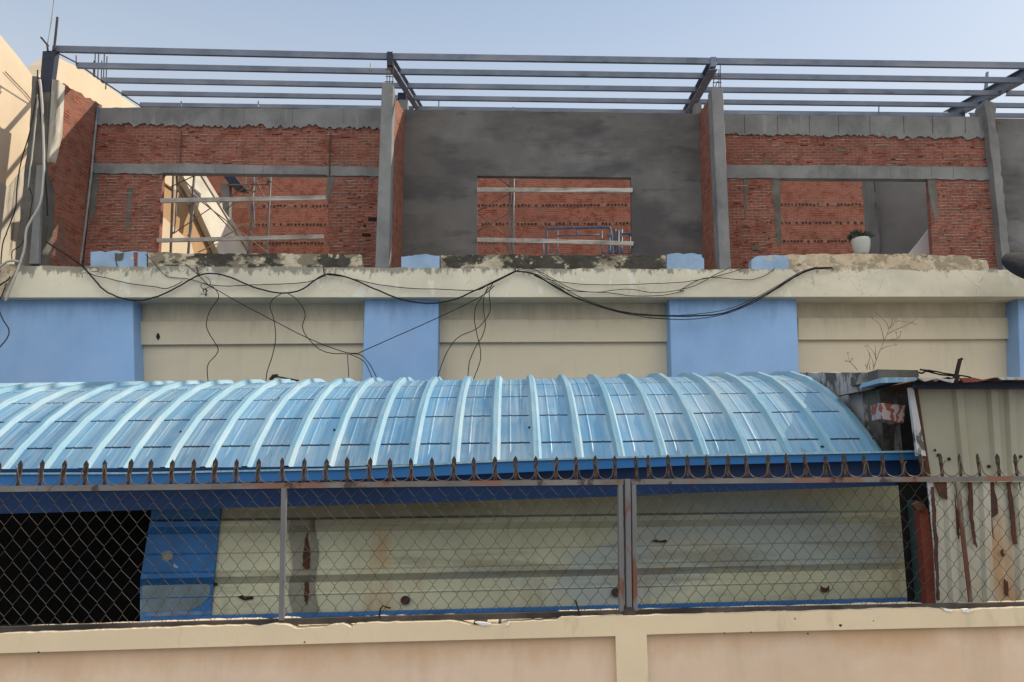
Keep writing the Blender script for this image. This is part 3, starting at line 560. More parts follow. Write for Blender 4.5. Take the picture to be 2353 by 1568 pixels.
scaffold('scaffold_tower', 'tube scaffold frame in front of red brick at the right side of the left opening', (b0.x, b0.y, FLZ),
         [(585, 360, 573, 615), (624, 360, 611, 615)], [(480, 562, 578, 510), (520, 482, 583, 428), (597, 410, 620, 425), (556, 520, 602, 555), (590, 390, 650, 440), (500, 470, 590, 415)],
         [[(565, 398), (564, 430), (570, 437), (590, 440)], [(588, 415), (600, 440), (612, 462)], [(592, 412), (616, 400)], [(581, 465), (585, 520), (580, 526), (576, 522)], [(618, 465), (616, 520), (612, 540)], [(528, 425), (618, 424)], [(600, 365), (620, 430)]], 14.6)
def plank(px, D, label):
    m = MB(); m.ext([P(x, y, D) for x, y in px], (0, .035, 0)); o = m.build('plank', M['wood'], bevel=.003, base=P(*px[0], D)); tag(o, label, 'plank'); return o
tG = 'boards fixed across the window openings'
for px, D, lb in (([(368, 456), (749, 449), (749, 458.5), (368, 466)], BW-.05, 'upper grey board nailed across the scaffolded left opening'),
                  ([(360, 548), (745, 539), (745, 548), (360, 557)], BW-.05, 'lower grey board nailed across the scaffolded left opening'),
                  ([(1096, 431), (1454, 432), (1454, 442), (1096, 441)], BW-.05, 'upper grey board across the middle plastered opening'),
                  ([(1096, 546), (1260, 549), (1456, 555), (1456, 565), (1260, 559), (1096, 556)], BW-.05, 'lower whitish board across the middle plastered opening')):
    plank(px, D, lb)['group'] = tG
m = MB(); t_ = None
b0 = P(1175, 612, 14.2)
scaffold('scaffold_tower', 'slim double pole scaffold with crossed braces at the left of the middle opening', (b0.x, b0.y, FLZ),
         [(1172, 380, 1171, 615), (1180, 380, 1178, 615)], [(1097, 532, 1170, 490), (1097, 490, 1172, 550), (1097, 446, 1099, 446), (1097, 486, 1172, 444), (1140, 404, 1172, 430), (1117, 560, 1160, 595)], [[(1172, 420), (1180, 420)], [(1171, 500), (1179, 500)]], 14.2)
def frame(label, base, thick, thin, D):
    t = thing('walk_through_scaffold', label, 'scaffold frame', (base.x, base.y, FLZ), 'walk through scaffold frames stacked behind the middle opening')
    for q in thick:
        m = MB(); m.tube(smooth([P(x, y, D) for x, y in q], 4) if len(q) > 2 else [P(x, y, D) for x, y in q], .024, 8); m.build('frame_tube', M['scafb'], t, smooth=True)
    for q in thin:
        m = MB(); m.tube([P(x, y, D) for x, y in q], .013, 6); m.build('rung', M['scafb'], t, smooth=True)
frame('blue grey arched scaffold frame standing widest behind the lower board', P(1330, 612, 13.9), [[(1257, 615), (1257, 560), (1256, 528), (1263, 525), (1330, 524), (1392, 523), (1402, 527), (1406, 560), (1407, 615)]], [[(1281, 530), (1281, 615)], [(1281, 542), (1382, 540)], [(1382, 525), (1385, 615)], [(1260, 585), (1281, 585)], [(1385, 583), (1406, 583)], [(1325, 525), (1326, 541)]], 13.9)
frame('dark thick pair of upright scaffold tubes beside the right jamb of the middle opening', P(1415, 612, 14.0), [[(1400, 538), (1401, 615)], [(1413, 527), (1413, 615)], [(1420, 530), (1420, 615)]], [[(1400, 583), (1420, 583)]], 14.0)
frame('short scaffold frame half hidden by the right jamb of the middle opening', P(1440, 612, 13.8), [[(1428, 528), (1428, 615)], [(1428, 538), (1452, 538), (1475, 538)]], [[(1448, 538), (1448, 615)], [(1430, 583), (1448, 583)], [(1262-14, 548), (1250, 615)]], 13.8)

# pot with plant
D = 12.17; c = P(1986.5, 583.5, D); c.y += .09
pt = thing('potted_plant', 'round white glazed pot with a dark spiky plant on the ledge at the right opening', 'potted plant', c)
m = MB(); prf = [(.085, 0), (.11, .04), (.135, .12), (.147, .2), (.15, .26), (.143, .295), (.13, .30), (.125, .27), (.12, .2)]
n = 28; k = []
sc = (583.5-541)/FPX*D/.30
for r_, z_ in prf: k.append([c+Vector((math.cos(2*math.pi*j/n)*r_, math.sin(2*math.pi*j/n)*r_, z_*sc)) for j in range(n)])
for a_, b_ in zip(k, k[1:]):
    for j in range(n): m.face([a_[j], a_[(j+1) % n], b_[(j+1) % n], b_[j]])
m.face(k[-1]); m.face(k[0][::-1]); m.build('pot', M['pot'], pt, smooth=True)
m = MB(); r = random.Random(5)
for i in range(260):
    side = -1 if i % 2 else 1; bx = c+Vector((side*r.uniform(.01, .12), r.uniform(-.1, .1), .285))
    d = Vector((side*r.uniform(-.1, .9)+(.0), r.uniform(-.6, .6), r.uniform(.3, 1))).normalized()*r.uniform(.08, .19)
    w = d.cross(Vector((0, 1, .3))).normalized()*.011; md = bx+d*.55+Vector((0, 0, .01)); tp_ = bx+d+Vector((0, 0, -.015))
    m.face([bx-w, bx+w, md+w*1.2, md-w*1.2]); m.face([md-w*1.2, md+w*1.2, tp_])
m.build('foliage', M['leafd'], pt)
# white sloping board in the right opening
m = MB(); m.ext([P(2062, 612, 14.0), P(2089, 583, 14.0), P(2112, 556, 14.0), P(2138, 522, 14.0), P(2152, 612, 14.0)], (0, .05, 0))
tag(m.build('white_board', M['white'], base=P(2110, 612, 14)), 'pale ribbed board with a sloping edge in the lower right corner of the right opening', 'board')
# satellite dish
dc = P(2372, 614, 11.2); nd = Vector((.25, -.10, -.55)).normalized()
dsh = thing('satellite_dish', 'dark satellite dish seen edge on at the right edge above the ledge', 'satellite dish', dc+Vector((0, .5, -.5)))
m = MB(); ax = Vector((1, 0, .02)); 
e1 = (P(2434, 616, 11.2)-P(2309, 612, 11.2))/2; e2 = Vector((.03, .30, .33)); nn = e1.cross(e2).normalized(); cc = P(2371, 614, 11.2)
rings = [[cc+(e1*math.cos(2*math.pi*j/40)+e2*math.sin(2*math.pi*j/40))*rr+nn*(1-rr*rr)*.05 for j in range(40)] for rr in (1, .8, .6, .4, .2)]
for a_, b_ in zip(rings, rings[1:]):
    for j in range(40): m.face([a_[j], a_[(j+1) % 40], b_[(j+1) % 40], b_[j]])
m.face(rings[-1]); m.ext(rings[0], nn*-.012)
m.build('dish_reflector', M['dish'], dsh, smooth=False)
m = MB(); m.tube([cc+nn*.03, cc+Vector((.15, .35, -.25)), cc+Vector((.15, .45, -.6))], .02, 6); m.build('dish_arm', M['rebar'], dsh)

# ============================================================ CABLES
def Z5(p): return (p[0]*.3339, 558.8+p[1]*.3339)
def Z6(p): return (785.8+p[0]*.3339, 558.8+p[1]*.3339)
def Z7(p): return (1528+p[0]*.3506, 558.8+p[1]*.3506)
def Z1(p): return (p[0]*.401, p[1]*.401)
def cable(pts, r, label, D=11.93, mat='cable', name='cable', group='cables slung along the ledge', cat='cable'):
    rr = random.Random(len(label)*7+int(pts[0][0])); s_ = smooth([(x+rr.gauss(0, .8), y+rr.gauss(0, .9), 0) for x, y in pts], 5); s_ = [q+Vector((rr.gauss(0, .22), rr.gauss(0, .22), 0)) for q in s_]
    m = MB(); m.tube([P(q.x, q.y, D-.012*math.sin(i*.3)) for i, q in enumerate(s_)], r, 5)
    o = m.build(name, M[mat], base=P(*pts[0], D), smooth=True); tag(o, label, cat, group); return o
main = [(105, 555), (150, 585), (186, 612), (215, 642), (242, 668), (280, 686), (322, 691), (370, 678), (415, 655), (455, 632), (490, 627), (530, 638), (580, 660), (640, 673), (690, 666), (728, 640), (755, 629), (800, 638), (860, 664), (920, 688), (980, 697), (1040, 690), (1100, 665), (1150, 642), (1185, 623)]
main2 = [(1185, 623), (1225, 630), (1280, 660), (1320, 682), (1390, 708), (1460, 722), (1540, 727.5), (1600, 727), (1660, 719), (1720, 696), (1780, 664), (1830, 633), (1870, 617), (1912, 615.5)]
cable(main, .013, 'thickest black cable looping in waves along the ledge from the left partition to the middle')
cable(main2, .013, 'thick black cable drooping deepest across the second and third blue pilasters')
cable([(x+3, y+3.5+2*math.sin(x*.013)) for x, y in main2[1:]], .007, 'thinner black cable running just under the deep droop', 11.95)
cable([(x+8, y-4+4*math.sin(x*.01)) for x, y in main2[1:-1]], .006, 'thin black cable running just over the deep droop', 11.96)
cable([(186, 600), (207, 628), (250, 641), (300, 652), (355, 661), (385, 663), (420, 648)], .007, 'thin cable sagging gently left of the first cable peak', 11.95)
cable([Z5(p) for p in ((1440, 290), (1550, 297), (1700, 292), (1900, 285), (2050, 277), (2160, 255), (2240, 220))], .007, 'thin cable running nearly level between the first and second cable peaks', 11.95)
cable([Z5(p) for p in ((1000, 75), (1050, 130), (1100, 190), (1160, 235), (1300, 252), (1440, 290), (1465, 300))], .006, 'thin cable dropping off the left parapet onto the ledge', 11.97)
cable([Z6(p) for p in ((-100, 220), (0, 230), (80, 245), (250, 285), (450, 315), (700, 321), (920, 317), (1010, 290), (1120, 235), (1200, 195))], .007, 'thin cable sagging over the ledge between the second and third cable peaks', 11.95)
cable([Z5(p) for p in ((1280, 140), (1360, 215), (1440, 290), (1500, 330), (1700, 440), (1900, 548), (2120, 655), (2353, 745), (2450, 755), (2520, 733), (3030, 510), (3320, 360), (3400, 290))], .007, 'long straight cable crossing the first cream panel and the second blue pilaster', 11.6)
cable([Z5(p) for p in ((1465, 300), (1490, 330), (1500, 380), (1440, 480), (1421, 570), (1450, 640), (1496, 715), (1488, 760), (1430, 840), (1430, 955))], .007, 'wavy cable hanging down the first cream panel, leftmost', 11.7)
cable([Z5(p) for p in ((1930, 345), (1880, 385), (1862, 440), (1885, 530), (1897, 640), (1880, 750), (1840, 880), (1825, 960))], .007, 'cable hanging down the middle of the first cream panel', 11.7)
cable([Z5(p) for p in ((1980, 345), (2050, 390), (2097, 480), (2082, 570), (2115, 650), (2200, 730), (2290, 762), (2400, 765), (2500, 810), (2540, 880), (2565, 950))], .007, 'cable curving from the first cream panel onto the second blue pilaster', 11.7)
cable([Z6(p) for p in ((40, 760), (44, 850), (48, 950))], .006, 'short cable end hanging left of the second blue pilaster', 11.7)
cable([Z6(p) for p in ((60, 762), (130, 775), (190, 840), (245, 950))], .007, 'cable falling in a curve over the second blue pilaster', 11.68)
cable([Z6(p) for p in ((1035, 280), (980, 355), (930, 430), (914, 520), (925, 620), (950, 710), (955, 790), (935, 860), (900, 950))], .007, 'cable hanging in front of the middle panel that ends furthest right', 11.7)
cable([Z6(p) for p in ((1010, 300), (975, 370), (975, 460), (984, 560), (965, 640), (915, 730), (880, 830), (866, 950))], .007, 'cable hanging in front of the middle panel crossing its neighbours', 11.67)
cable([Z6(p) for p in ((1030, 290), (1015, 350), (1018, 450), (985, 530), (920, 590), (805, 640), (755, 700), (700, 800), (650, 950))], .007, 'cable falling diagonally to the right foot of the second blue pilaster', 11.73)
cable([Z6(p) for p in ((1220, 195), (1330, 215), (1420, 250), (1600, 278), (1850, 290), (2100, 287), (2353, 268), (2600, 225), (2790, 165))], .006, 'topmost thin cable along the right half of the ledge', 11.95)
cable([Z6(p) for p in ((1190, 195), (1280, 180), (1370, 200), (1480, 260), (1600, 315), (1750, 338), (1900, 318), (2000, 318), (2120, 338), (2250, 335), (2420, 300), (2560, 225), (2680, 165))], .006, 'thin cable with a double sag over the ledge right of the third cable peak', 11.94)
cable([Z6(p) for p in ((1420, 260), (1560, 322), (1700, 340), (1850, 345), (2000, 362), (2200, 358), (2353, 330))]+[Z7(p) for p in ((100, 308), (230, 240), (330, 226), (450, 236), (560, 240), (650, 212), (720, 168))], .006, 'thin cable hugging the lower edge of the ledge and rising at the third blue pilaster', 11.96)
for i, (x, y) in enumerate(((452, 618), (743, 620), (1182, 612))):
    m = MB(); m.tube([P(x, y-5, 12.0-.03), P(x+3, y+13, 11.9)], .012, 5); m.tube([P(x+3, y+13, 11.9), P(x+9, y+9, 11.9)], .008, 5)
    tag(m.build('cable_hook', M['rebar'], base=P(x, y, 11.95)), ('iron cable hook at the first cable peak on the ledge', 'iron cable hook at the second cable peak on the ledge', 'iron cable hook at the third and highest cable peak')[i], 'hook', 'iron hooks carrying the cables')
m = MB(); m.tube(smooth([P(*Z5(p), 11.9) for p in ((1440, 290), (1400, 275), (1382, 295), (1400, 315), (1440, 300), (1445, 260), (1410, 225))], 5), .005, 5)
for i in range(14):
    a_ = P(*Z5((1410+random.uniform(-18, 18), 335+random.uniform(-22, 20))), 11.9); m.tube([a_, a_+Vector((random.uniform(-.06, .06), 0, random.uniform(-.06, .06)))], .006, 4)
tag(m.build('wire_tangle', M['cable'], base=P(*Z5((1410, 320)), 11.9)), 'small tangled knot of wire on the ledge near the first cable peak', 'wire')
m = MB(); m.tube(smooth([P(*Z5(p), 11.93) for p in ((600, 170), (660, 172), (682, 180), (670, 196), (630, 196))], 4), .005, 5); m.tube(smooth([P(*Z5(p), 11.93) for p in ((565, 240), (568, 210), (590, 205), (620, 220))], 4), .005, 5)
tag(m.build('wire_loop', M['rebar'], base=P(*Z5((620, 190)), 11.9)), 'small bent wire clip where the cables start at the left of the ledge', 'wire')
# wires down the left column
gl = 'wires running down the left end column'
cable([Z1(p) for p in ((222, 455), (235, 520), (245, 640), (248, 650))], .014, 'short pale conduit at the top of the left end column', 12.0, 'cablew', 'cable', gl)
cable([Z1(p) for p in ((210, 540), (215, 600), (190, 860), (165, 1080))], .013, 'pale conduit down the middle of the left end column', 12.0, 'cablew', 'cable', gl)
cable([Z1(p) for p in ((232, 460), (240, 600), (252, 920), (250, 1040), (232, 1170), (165, 1280), (150, 1330), (140, 1420), (118, 1500), (95, 1568), (60, 1660), (30, 1725))], .02, 'thick pale cable snaking down the left end column and over the ledge', 11.9, 'cablew', 'cable', gl)
cable([Z1(p) for p in ((215, 400), (222, 560), (240, 720), (248, 880), (262, 1080), (272, 1240))], .012, 'black cable down the right edge of the left end column', 11.98, 'cable', 'cable', gl)
cable([Z1(p) for p in ((210, 470), (205, 560), (170, 760), (120, 920), (100, 1060), (88, 1200), (40, 1330), (12, 1420), (5, 1560))], .010, 'black cable along the left edge of the left end column', 11.96, 'cable', 'cable', gl)
cable([Z1(p) for p in ((165, 1080), (182, 1130), (178, 1200), (150, 1320), (120, 1400), (72, 1440), (70, 1500))], .008, 'thin black wire curling at the foot of the left end column', 12.0, 'cable', 'cable', gl)
cable([Z1(p) for p in ((-60, 1560), (0, 1530), (40, 1500), (80, 1492), (110, 1500))], .02, 'pale cable bending over the ledge at the left edge', 11.88, 'cablew', 'cable', gl)
cable([(15, 650), (8, 672), (-4, 700), (2, 725), (12, 742), (20, 760), (16, 778), (2, 796), (-14, 812)], .009, 'black cable looping at the left edge in front of the blue wall', 11.9, 'cable', 'cable', gl)
cable([(-8, 664), (6, 652), (18, 645), (24, 636)], .012, 'short black cable stub at the left end of the ledge', 11.9, 'cable', 'cable', gl)
m = MB(); m.ext([P(-EX, 607, 11.96), P(30, 607, 11.96), P(37, 618, 11.96), P(24, 640, 11.96), P(10, 666, 11.96), P(4, 683, 11.96), P(-EX, 683, 11.96)], (0, .045, 0)); m.build('ledge_end', M['mould2'], bld)

# ============================================================ VAULTED BLUE ROOF
VD, VZ, VR, VP_, VL = 8.463, EYE.z-2.377, 3.4548, .69165, .1239
VYAW = -.036
vt = thing('vaulted_canopy', 'blue barrel vaulted sheet metal canopy roof with raised ribs and blue gutter', 'canopy', (0, 6.2, 0))
def vp(k, X, off=0, kk=0):
    """point on the faceted vault: k = facet number, X = along the vault, off = height above the sheet"""
    i = math.floor(k); f = k-i
    def c_(j): a = VP_-j*VL; return (VD-VR*math.sin(a), VZ+VR*math.cos(a), a)
    y0, z0, a0 = c_(i); y1, z1, a1 = c_(i+1); am = (a0+a1)/2
    y = lerp(y0, y1, f); z = lerp(z0, z1, f)
    y -= math.sin(am)*off; z += math.cos(am)*off
    return Vector((X, y+VYAW*X, z+.0012*X))
# rib positions from their feet in the photo (just above the gutter)
feet = [10, 112, 215, 318, 418, 520, 620, 718, 815, 915, 1010, 1103, 1195, 1288, 1378, 1468, 1556, 1648, 1738, 1828, 1925, 2020]
def footX(x): # intersect with the vault near k=-.6
    q = vp(-.6, 0); d = ray(x, 1050); Y = q.y
    for _ in range(5): p = P(x, 1050, Y, VYAW)
    return p.x
fx = [footX(x) for x in feet]
pitch_ = (fx[-1]-fx[0])/(len(fx)-1)
ribsX = [fx[-1]-pitch_*i for i in range(34)][::-1]
XE = footX(2040); X0 = ribsX[0]-.1
K0, K1 = -.65, 13
KS = [K0]+list(range(0, K1))
def kn(k): return math.floor(k)+.999
rr = random.Random(11)
# one roof sheet panel between each two ribs, overlapping at the crimped steps
edges = [X0]+ribsX+[XE]
for i in range(len(edges)-1):
    a_, b_ = edges[i], edges[i+1]; m = MB(); wdt = b_-a_
    if wdt < .06: continue
    us = [0, .02, .33, .345, .37, .385, .62, .635, .66, .675, .98, 1.0]; hs = [0, 0, 0, .004, .004, 0, 0, .004, .004, 0, 0, 0]
    for k in KS:
        pm = rr.choice((0, 0, 2, 3)) if k == KS[0] or rr.random() < .25 else pm
        lift = .0; j0 = rr.uniform(-.002, .003)
        for j in range(len(us)-1):
            xa, xb = a_+wdt*us[j], a_+wdt*us[j+1]
            A = vp(k+.0, xa, hs[j]); Bb = vp(k+.0, xb, hs[j+1]); C_ = vp(kn(k), xb, hs[j+1]+.001); D_ = vp(kn(k), xa, hs[j]+.001)
            # crimp: narrow step standing up at the lower end of every facet, coloured dark as lip shadow
            m.face([vp(k+.06, xa, hs[j]), vp(k+.06, xb, hs[j+1]), C_, D_], pm)
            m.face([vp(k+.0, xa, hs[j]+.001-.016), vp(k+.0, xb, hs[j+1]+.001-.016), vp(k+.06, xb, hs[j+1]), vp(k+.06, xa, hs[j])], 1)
            m.face([vp(k-.001, xa, hs[j]+.001), vp(k-.001, xb, hs[j+1]+.001), vp(k, xb, hs[j+1]-.015), vp(k, xa, hs[j]-.015)])
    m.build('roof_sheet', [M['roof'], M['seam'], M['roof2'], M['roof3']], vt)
for X in ribsX:
    m = MB(); w0, w1, h = .047, .020, .041; jx = rr.uniform(-.004, .004)
    for k in KS:
        for kk0, kk1 in ((k, kn(k)),):
            A = [vp(kk0, X+jx+d, o) for d, o in ((-w0, -.004), (-w1, h), (w1, h), (w0, -.004))]
            Bq = [vp(kk1, X+jx+d, o) for d, o in ((-w0, -.004), (-w1, h), (w1, h), (w0, -.004))]
            for j in range(3): m.face([A[j], A[j+1], Bq[j+1], Bq[j]])
            if k > K0:
                pv = [vp(k-.001, X+jx+d, o) for d, o in ((-w0, -.004), (-w1, h), (w1, h), (w0, -.004))]
                for j in range(3): m.face([pv[j], pv[j+1], A[j+1], A[j]])
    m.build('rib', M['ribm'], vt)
# screws on some ribs
for i, X in enumerate(ribsX):
    if rr.random() < .5:
        k = rr.choice((-.2, .55, 1.0, 1.4, 2.1)); p = vp(k, X-.05, .008); m = MB(); m.box(p, (.008, .010, .007)); m.build('screw', M['hole'], vt)
# underside and structure behind the eaves
m = MB()
for k in KS: m.face([vp(k, X0, -.05), vp(k, XE-.01, -.05), vp(kn(k), XE-.01, -.05), vp(kn(k), X0, -.05)])
m.build('roof_lining', M['dark'], vt)
gt = [(-EX, 1094), (0, 1091), (300, 1090), (786, 1080), (1000, 1069), (1186, 1060), (1571, 1050), (2125, 1039.5)]
gb = [(2127, 1056), (1571, 1070), (1186, 1086), (1000, 1094), (786, 1103), (300, 1114), (0, 1118), (-EX, 1120)]
GD, GY = 5.82, -.02
m = MB(); n_ = Vector((.0, .10, 0))
for (a, b, c, d) in zip(gt, gt[1:], gb[::-1][1:], gb[::-1]):
    m.hexa([P(*a, GD, GY), P(*b, GD, GY), P(*c, GD, GY), P(*d, GD, GY)], [P(*a, GD, GY)+n_, P(*b, GD, GY)+n_, P(*c, GD, GY)+n_, P(*d, GD, GY)+n_])
m.build('gutter', M['gutter'], vt)
m = MB()
for (a, b) in zip(gt, gt[1:]):
    up_ = Vector((0, -.012, .012)); m.bar(P(*a, GD, GY)+up_*.6, P(*b, GD, GY)+up_*.6, .022, .014)
m.build('gutter_lit_lip', M['ribm'], vt)  # pale colour paints the light caught along the gutter's top edge
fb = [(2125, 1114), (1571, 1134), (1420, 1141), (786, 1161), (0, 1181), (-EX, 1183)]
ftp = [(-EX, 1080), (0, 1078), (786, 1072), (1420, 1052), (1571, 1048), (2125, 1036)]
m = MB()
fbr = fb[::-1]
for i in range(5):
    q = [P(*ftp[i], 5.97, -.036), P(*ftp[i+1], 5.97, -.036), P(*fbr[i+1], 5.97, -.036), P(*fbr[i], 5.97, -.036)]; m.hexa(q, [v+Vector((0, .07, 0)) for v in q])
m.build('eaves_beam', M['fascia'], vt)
# walls and floor under the vault, coloured black for the unlit room
m = MB(); lw = P(0, 1500, 6.5).z
xe0, xe1 = X0-.05, XE+.02
for (p, q) in (((xe0, 9.9), (xe1, 9.6)), ((xe0, 6.0), (xe0, 9.9)), ((xe1+.9, 6.4), (xe1, 9.6))):
    m.hexa([(p[0], p[1], 0), (q[0], q[1], 0), (q[0], q[1], 2.05), (p[0], p[1], 2.05)], [(p[0]+.03, p[1]+.03, 0), (q[0]+.03, q[1]+.03, 0), (q[0]+.03, q[1]+.03, 2.05), (p[0]+.03, p[1]+.03, 2.05)])
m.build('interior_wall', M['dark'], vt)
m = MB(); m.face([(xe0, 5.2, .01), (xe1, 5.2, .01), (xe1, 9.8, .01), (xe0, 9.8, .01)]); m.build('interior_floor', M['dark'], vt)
# hooded cable entry on the crest
m = MB(); c = P(632, 868, 8.35); m.tube([c+Vector((-.05, 0, -.03)), c+Vector((-.02, 0, .015)), c+Vector((.03, 0, .02))], .022, 8); m.tube([c+Vector((.02, 0, .01)), c+Vector((.1, 0, -.005)), c+Vector((.25, .05, -.03))], .009, 6)
tag(m.build('cable_hood', M['cable'], base=c), 'small black cable elbow on the crest of the blue vaulted roof', 'cable fitting')

# ============================================================ RIBBED SHEET WALL under the canopy
sw = thing('sheet_metal_wall', 'cream ribbed sheet metal wall with blue left end below the canopy gutter', 'wall', P(1200, 1420, 6.25))
SWD = 6.5
def tl(x, y0, y1): return lerp(y0, y1, x/2353)   # tilted photo line
def ribbed(name, xl, xr, mat, D, label=None, ymin=0):
    """horizontal trapezoid ribs; positions from the photo's two rib lines"""
    m = MB(); prof = []
    def line(x, y): # y given at x=1000; slopes grow downward
        s_ = lerp(-.013, -.026, (y-1190)/200); return y+(x-1000)*s_
    seq = [(1060, 0), (1186, 0), (1191, -.055), (1203, -.055), (1219, 0), (1259, 0), (1262, -.008), (1265, 0), (1302, 0), (1306, -.055), (1316, -.055), (1332, 0), (1356, 0), (1359, -.008), (1362, 0), (1396, 0), (1432, 0)]
    seq = [q for q in seq if q[0] >= ymin]
    for (y0, o0), (y1, o1) in zip(seq, seq[1:]):
        def cor(f, y):
            x = f(y) if callable(f) else f; return x
        xa0, xa1 = cor(xl, y0), cor(xl, y1); xb0, xb1 = cor(xr, y0), cor(xr, y1)
        A = P(xa0, line(xa0, y0), D+o0, 0); Bq = P(xb0, line(xb0, y0), D+o0, 0); C_ = P(xb1, line(xb1, y1), D+o1, 0); D_ = P(xa1, line(xa1, y1), D+o1, 0)
        m.face([A, Bq, C_, D_])
        m.face([v+Vector((0, .01, 0)) for v in (A, Bq, C_, D_)])
    o = m.build(name, M[mat], sw)
    if label: o['label'] = label
    return o
ribbed('sheet_panel', lambda y: 482+(1400-y)*.06, 1445, 'sheet', SWD, 'cream panel left of the fence post pair')
ribbed('sheet_panel', 1443, lambda y: 2068+(y-1150)*.18, 'sheet', SWD+.012, 'cream panel right of the fence post pair')
ribbed('blue_panel', lambda y: (322 if y > 1320 else 322+(1320-y)*.17), lambda y: 484+(1400-y)*.10, 'sheetb', SWD-.02, 'worn blue end panel')
ribbed('patch_panel', lambda y: 668+6*math.sin(y*.05), lambda y: 727+5*math.sin(y*.045+1), 'sheetg', SWD-.012, 'grey rusted patch panel', ymin=1191)
# rust run on the patch, plates, holes
def swpiece(name, px, mat, D=SWD-.05, th=.02):
    m = MB(); m.ext([P(x, y, D, 0) for x, y in px], (0, th, 0)); return m.build(name, M[mat], sw)
swpiece('rust_hole', jline([(700, 1248), (704, 1228), (707, 1222), (709, 1245), (714, 1268), (712, 1300), (709, 1330), (711, 1360), (704, 1392), (698, 1370), (701, 1330), (697, 1306), (696, 1275)], 1.6, 5, 91), 'rust', SWD-.019, .004)
swpiece('worn_patch', jline([(326, 1348), (340, 1341), (470, 1336), (484, 1350), (480, 1372), (462, 1392), (430, 1404), (326, 1408)], 1.5, 8, 92), 'sheetgb', SWD-.024, .002)
swpiece('worn_patch', jline([(372, 1272), (380, 1266), (395, 1268), (397, 1284), (384, 1290), (373, 1286)], 1.2, 6, 93), 'sheetg', SWD-.026, .002)
for (x, y, s) in ((931, 1380, 11), (1416, 1362, 11)):
    swpiece('rusty_washer', [(x+math.cos(t)*s, y+math.sin(t)*s*.9) for t in [i*math.pi/6 for i in range(12)]], 'rust', SWD-.03, .02)
swpiece('torn_hole', [(1886, 1344), (1890, 1350), (1900, 1352), (1905, 1345), (1906, 1358), (1898, 1362), (1887, 1360)], 'rust', SWD-.012, .006)
for q in ([(1496, 1244), (1506, 1240), (1520, 1243), (1530, 1240), (1534, 1246), (1515, 1247)], [(468, 1340), (476, 1336), (490, 1340), (498, 1336), (500, 1346), (480, 1348)], [(545, 1372), (556, 1368), (566, 1372), (580, 1370), (582, 1377), (560, 1380)]):
    swpiece('torn_hole', q, 'hole', SWD-.014, .006)
m = MB()
for xa, xb, D_ in ((325, 1445, 6.41), (1443, 2110, 6.42)):
    ya, yb = 1425-(xa-325)*.0255, 1425-(xb-325)*.0255
    for (dy0, dy1, dd) in ((-5, 3, 0), (3, 5, .012), (5, 20, .004)):
        q = [P(xa, ya+dy0, D_+dd, 0), P(xb, yb+dy0, D_+dd, 0), P(xb, yb+dy1, D_+dd, 0), P(xa, ya+dy1, D_+dd, 0)]; m.hexa(q, [v+Vector((0, .05-dd, 0)) for v in q])
m.build('base_trim', M['trimb'], sw)
m = MB(); q = [P(-EX, 1442, 6.8, 0), P(2140, 1386, 6.8, 0), P(2140, 1700, 6.8, 0), P(-EX, 1760, 6.8, 0)]; m.ext(q, (0, .1, 0)); m.build('plinth', M['dark'], sw)

# ============================================================ DIRTY PARTY WALL, right of the vault
dw = thing('mouldy_wall', 'mould streaked grey rendered wall at the right end of the blue vault', 'wall', (XE+.1, 7.2, 0))
DX = XE+.03
tops = []
rq = random.Random(9)
for i in range(13):
    x = lerp(1826, 2016, i/12); p = PX(x, 857+rq.uniform(-1.2, 1.2), DX); tops.append(p)
yb_, yf_ = tops[0].y, tops[-1].y
m = MB(); m.ext([Vector((DX, yb_, 0))]+tops+[Vector((DX, yf_, 2.2)), Vector((DX, 7.2, 2.2)), Vector((DX, 7.2, 0))], (.14, 0, 0)); m.build('side_wall', M['dirty'], dw)
DF = yf_-.017*DX
m = MB(); m.ext([P(2017, 849, DF, .0), P(2110, 851, DF, 0), P(2112, 866, DF, 0), P(2060, 869, DF, 0), P(2018, 871, DF, 0)], (0, .5, 0)); m.build('wall_cap', M['dirty_d'], dw)
m = MB(); m.ext([P(2018, 871, DF+.01, .0), P(2052, 871, DF+.01, 0), P(2056, 1080, DF+.01, 0), P(2036, 1080, DF+.01, 0)], (0, .3, 0)); m.build('wall_end', M['dirty_d'], dw)
m = MB(); m.ext([P(2045, 868, DF+.75, .0), P(2353+EX, 880, DF+.75, 0), P(2353+EX, 1500, DF+.75, 0), P(2045, 1500, DF+.75, 0)], (0, .05, 0)); m.build('shade_backing', M['dark'], dw)  # black sheet stands in for the shade of the room behind
# patterned box
rbx = MB(); q = [P(2022, 926, DF-.3, 0), P(2080, 932, DF-.3, 0), P(2077, 972, DF-.3, 0), P(2025, 962, DF-.3, 0)]
rbx.ext(q, (.03, .22, .0)); tag(rbx.build('patterned_box', M['redpat'], base=P(2050, 965, DF)), 'small red and white patterned box hanging in the dark gap beside the shed', 'box')
